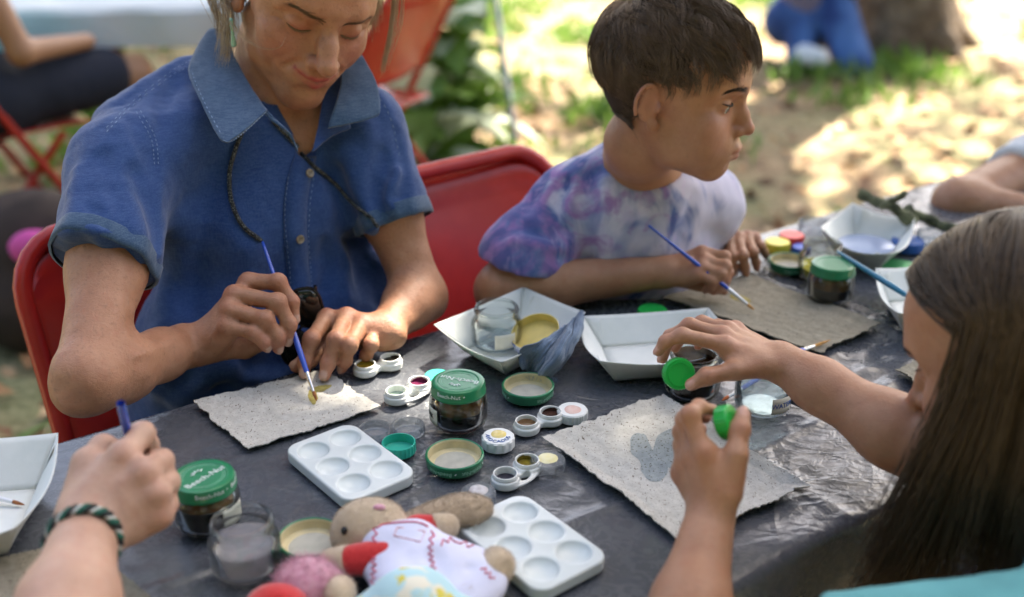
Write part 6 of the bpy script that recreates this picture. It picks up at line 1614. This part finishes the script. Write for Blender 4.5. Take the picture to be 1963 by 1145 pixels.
def ground_stuff():
    rg = np.random.default_rng(9)
    n = 9000; P = np.stack([rg.uniform(-5, 8, n), 1.9+rg.random(n)**1.5*9, rg.uniform(.004, .03, n)], 1)
    D = unit(rg.normal(0, 1, (n, 3))*np.array((1,1,.18))); N_ = unit(rg.normal(0, .35, (n, 3))+np.array((0,0,1))); N_ = unit(N_-D*(N_*D).sum(1)[:, None])
    b = NB('fallen_leaves'); g = b.node('NewGeometry'); b.base(b.ramp(g.outputs['Random Per Island'], [(0, (.10,.05,.025)), (.3, (.28,.13,.05)), (.6, (.44,.26,.12)), (1, (.55,.42,.25))])).set(Roughness=.8)
    o = leaves_mesh('leaf_litter', P, D, N_, rg.uniform(.05, .12, n), rg.uniform(.03, .07, n), b.m); tag(o, 'dry brown leaves scattered over the ground behind the table', 'leaf litter', kind='stuff')
    C = []; 
    for k in range(130):
        c = np.array((rg.uniform(-3, 6), 2.0+rg.random()**1.3*7, 0)); m_ = rg.integers(40, 110); C.append(c+np.stack([rg.normal(0, .13, m_), rg.normal(0, .13, m_), np.full(m_, .005)], 1))
    P = np.concatenate(C); n = len(P); D = unit(rg.normal(0, .5, (n, 3))+np.array((0,0,.8))); N_ = unit(rg.normal(0, 1, (n, 3))); N_ = unit(N_-D*(N_*D).sum(1)[:, None])
    o = leaves_mesh('ground_cover', P, D, N_, rg.uniform(.06, .16, n), rg.uniform(.02, .05, n), MLG); tag(o, 'low green weeds and grass growing in patches on the ground', 'ground cover', kind='stuff')
ground_stuff()
def bush(label, px, d, n, h, seed, wm=.3):
    rg = np.random.default_rng(seed); b = pt(*px, d); b.z = 0; t = thing('leafy_plant', label, 'plant', b, 0, 'leafy plants at the edge of the clearing')
    def leaf(m):
        mb = MB(); mb.grid(lambda s, q: V((s-.5)*.13*math.sin(math.pi*(.06+.94*q))**.8, q*.26, .03*math.sin(q*2.6)-.10*q*q+.02*abs(s-.5)), 4, 7); return mb.build('leaf', m, t)
    protos = [leaf(MLG), leaf(MLW)]; st = MB().tube([(0,0,0), (0.01,0,h*.5), (0,.01,h*.9)], [.012,.009,.004], 7).build('stem', MLG, t)
    for k in range(n):
        o = protos[k] if k < 2 else link('leaf', protos[1 if rg.random() < wm else 0].data, t)
        a = rg.uniform(0, 6.28); z = rg.uniform(.15, 1)*h; o.location = (.02*math.cos(a), .02*math.sin(a), z*.9); o.rotation_euler = (rg.uniform(-.5, .9), rg.uniform(-.3, .3), a); sc = rg.uniform(.7, 1.5); o.scale = (sc, sc, sc)
        st2 = None
    return t
bush('broad-leaved green plant with pale leaves beyond the denim shoulder', (872, 60), 4.3, 46, .62, 1, .35)
bush('smaller pale leafy plant left of the broad-leaved one', (800, 120), 4.0, 26, .42, 4, .5)
bush('leafy plant in the shade under the white-clothed table', (330, 110), 4.3, 26, .4, 8, .1)
MGP = mat('grey_metal', (.42,.43,.45), .4, .7)
g0 = pt(985, 262, 3.6)
tag(MB().tube([pt(988,268,4.35), pt(966,120,4.35), pt(944,-40,4.35)], .013, 10).build('metal_pole', MGP), 'thin grey metal pole leaning behind the red chair', 'pole')

# background table with a white cloth
def back_table():
    p = pt(300, 66, 3.55); zt = .745; t = thing('side_table', 'table with a white cloth in the left background', 'table', (p.x-.35, p.y+.42, 0), .12); mw = mat('white_cloth', (.66,.68,.68), .7, bump=.3, bscale=9, bdist=.03)
    def cl(s, q):
        x = (s-.5)*1.9; y = (q-.5)*.95; dx = max(0, abs(x)-.90); dy = max(0, abs(y)-.42); dr = max(dx, dy)
        return V(math.copysign(min(abs(x), .905+.1*dx), x), math.copysign(min(abs(y), .425+.1*dy+.01*math.sin(x*22)*(dy > 0)), y), zt-dr*2.2)
    MB().grid(cl, 60, 40).build('white_cloth', mw, t)
    MB().box((0, 0, zt-.018), (1.76, .80, .025)).build('tabletop', MATS['table_laminate'], t)
    for sx in (-1, 1):
        for sy in (-1, 1): MB().tube([(sx*.75, sy*.33, zt-.03), (sx*.78, sy*.35, 0)], .014, 8).build('leg', MATS['table_leg_metal'], t)
back_table()
def turn(v): return math.atan2(v[1], v[0])-math.pi/2
p = pt(712, 40, 3.6); chair('red metal folding chair in the background behind the head of the woman', (p.x-.02, p.y-.05, 0), 1.1)
def sitter():
    h = pt(-18, 130, 3.4); h.z = 0
    ch = chair('red metal folding chair under the person in navy shorts', (h.x, h.y, 0), turn((.75, .66)))
    T0 = thing('person', 'seated person in navy shorts and teal top, cut off at top left', 'person', tuple(h)); PW.add(T0.name)
    fw, sd = V(.75, .66, 0).normalized(), V(.66, -.75, 0).normalized(); m = mat('tan_leg_skin', (.38,.20,.11), .5)
    hip = h+V(0, 0, .55)-fw*.06; f = Field((h.x-.75, h.y-.7, 0), (h.x+.85, h.y+.9, 1.45), .012)
    for sg in (-1, 1):
        a = hip+sd*.1*sg; kn = a+fw*.46; kn.z = .54; an = kn+fw*.05; an.z = .07; f.put(chain([A_(a), A_(kn), A_(an)], [.08, .062, .040]), .03); f.put(cone(A_(an-V(0,0,.02)), A_(an+fw*.17-V(0,0,.03)), .04, .03), .02)
        f.put(chain([A_(hip+sd*.2*sg+V(0,0,.40)), A_(hip+sd*.24*sg+fw*.08+V(0,0,.14)), A_(hip+sd*.12*sg+fw*.32+V(0,0,.12))], [.045,.038,.026]), .02)
    X = Xf(rot3(turn((.75,.66)), -.2, 0), hip+V(0,0,.66)+fw*.05, 1.0); head(f, X, ears=False, neck=([A_(hip+V(0,0,.50)), A_(hip+V(0,0,.40))], [.05,.07])); f.put(cone(A_(hip), A_(hip+V(0,0,.38)), .1, .1), .03)
    finish_body('body', f, m, T0); hair_cap(X, MHBR, T0, .012, .05, 1.03, .012, -.08)
    shirt_mesh([([cone(A_(hip+V(0,0,.06)), A_(hip+V(0,0,.36)), .15, .13), cone(A_(hip+sd*.19+V(0,0,.40)), A_(hip-sd*.19+V(0,0,.40)), .07, .07)], .06)], [], (h.x-.5, h.y-.5, .45), (h.x+.5, h.y+.5, 1.15), .014, mat('bright_teal_top', (.12,.42,.50), .9), T0)
    pr = []
    for sg in (-1, 1): a = hip+sd*.1*sg; pr.append(cone(A_(a), A_(a+fw*.36), .115, .092))
    shirt_mesh([(pr+[cone(A_(hip-sd*.09), A_(hip+sd*.09), .14, .14)], .05)], [], (h.x-.6, h.y-.6, .3), (h.x+.7, h.y+.7, .8), .014, mat('navy_shorts', (.014,.018,.034), .85), T0, name='shorts')
sitter()
def bag():
    p = pt(75, 300, 2.9); p.z = 0
    t = thing('backpack', 'dark brown backpack with pink trim on the ground at far left', 'bag', tuple(p)); PW.add(t.name); mb_ = mat('dark_brown_nylon', (.035,.022,.018), .8, var=.2, vscale=20)
    blob('bag_body', [ell((p.x-.05, p.y, .20), (.22, .16, .22)), ell((p.x-.05, p.y-.1, .13), (.17, .10, .13))], mb_, t, .012, .03); blob('pink_pocket', [ell((p.x+.02, p.y-.16, .32), (.07, .035, .05))], mat('hot_pink', (.62,.08,.34), .7), t, .008, .01); blob('pink_pocket', [ell((p.x+.15, p.y-.13, .24), (.04, .03, .06))], MATS['hot_pink'], t, .008, .01)
bag()
def jeans_child():
    b = pt(1590, 130, 5.95); b.z = 0; T0 = thing('person', 'child in blue jeans sitting on the ground by the tree trunk', 'person', tuple(b)); PW.add(T0.name)
    mj = mat('bright_blue_jeans', (.02,.05,.19), .85, col2=(.08,.17,.40), vscale=6); hip = A_(b)+(-.10, .30, .16); f = Field(A_(b)-(.7, .6, .05), A_(b)+(.7, .8, 1.0), .014)
    def PX(x, y, d): return A_(pt(x, y, d))
    f.put(chain([hip+(-.08,0,.05), PX(1530,-10,6.2), PX(1535,115,6.0)], [.12,.10,.075]), .03); f.put(chain([hip+(.1,0,.06), PX(1585,-30,6.15), PX(1640,128,5.9)], [.13,.115,.095]), .03); f.put(cone(hip+(-.08,0,.05), hip+(.08,0,.05), .12, .12), .04)
    v, Q = f.mesh(1); link('jeans', mesh_np('jeans', v, Q, mj), T0)
    for q in ((1562,108),): o, _ = blob('shoe', [cone(PX(q[0]-20, q[1]-2, 5.9), PX(q[0]+8, q[1]+4, 5.78), .06, .05)], mat('white_shoe', (.70,.72,.75), .6), T0, .012, .02)
    shirt_mesh([([cone(hip+(0,.02,.10), hip+(0,.0,.42), .13, .12), cone(hip+(-.15,0,.42), hip+(.15,0,.42), .06, .06)], .05), ([chain([hip+(.16,0,.42), hip+(.24,-.08,.22), hip+(.18,-.2,.18)], [.05,.045,.04])[0]], .03)], [], A_(b)-(.6,.5,.05), A_(b)+(.6,.9,1.2), .016, mat('violet_grey_top', (.16,.14,.22), .9), T0)
    g = Field(hip+(-.4,-.4,.4), hip+(.4,.4,.95), .012); X = Xf(rot3(math.pi*.9, -.3, 0), hip+(0,-.03,.66), .92); head(g, X, True, neck=([hip+(0,0,.5), hip+(0,0,.42)], [.045,.05])); finish_body('body', g, MSKB, T0); hair_cap(X, MHBR, T0, .01, .058, 1.05, .012)
jeans_child()
def sky_block_tree(label, x, y, h, r, seed):                              # unseen trees added behind the photographer to block low sky light
    rg = np.random.default_rng(seed); t = thing('unseen_tree', label, 'tree', (x, y, 0), 0, 'unseen trees added behind the photographer'); PW.add(t.name)
    c = spline([V(x, y, -.05), V(x+.1, y, h*.35), V(x-.05, y+.1, h*.8)], 8); MB().tube(c, list(np.linspace(.2, .06, len(c))), 10).build('trunk', MBARK, t)
    for k in range(6):
        a = rg.uniform(0, 6.28); z = rg.uniform(.25, .7)*h; MB().tube([V(x, y, z), V(x+math.cos(a)*r*.4, y+math.sin(a)*r*.4, z+.5), V(x+math.cos(a)*r*.8, y+math.sin(a)*r*.8, z+1.1)], [.07,.045,.02], 7).build('limb', MBARK, t)
    n = 7000; d = unit(rg.normal(0, 1, (n, 3))); P = np.array((x, y, h*.52))+d*(rg.random((n, 1))**.4)*np.array((r, r, h*.50)); P[:, 2] = np.maximum(P[:, 2], .15)
    P += .35*np.stack([vnoise(P, 1.7, s_) for s_ in (1, 2, 3)], 1)
    D = unit(rg.normal(0, 1, (n, 3))); N_ = unit(rg.normal(0, 1, (n, 3))+np.array((0,0,.6))); N_ = unit(N_-D*(N_*D).sum(1)[:, None])
    leaves_mesh('crown', P, D, N_, rg.uniform(.16, .26, n), rg.uniform(.10, .16, n), MLF, t)['kind'] = 'stuff'
for k, (x, y, h, r) in enumerate(((-4.6, -2.6, 6.5, 2.4), (-1.2, -4.6, 7.2, 2.6), (2.6, -4.4, 6.8, 2.6), (5.6, -2.2, 6.2, 2.3))):
    sky_block_tree(('unseen leafy tree added behind the photographer to the left', 'unseen tall leafy tree added straight behind the photographer', 'unseen leafy tree added behind the photographer, second from the right', 'unseen leafy tree added beside the photographer to the right')[k], x, y, h, r, 30+k)
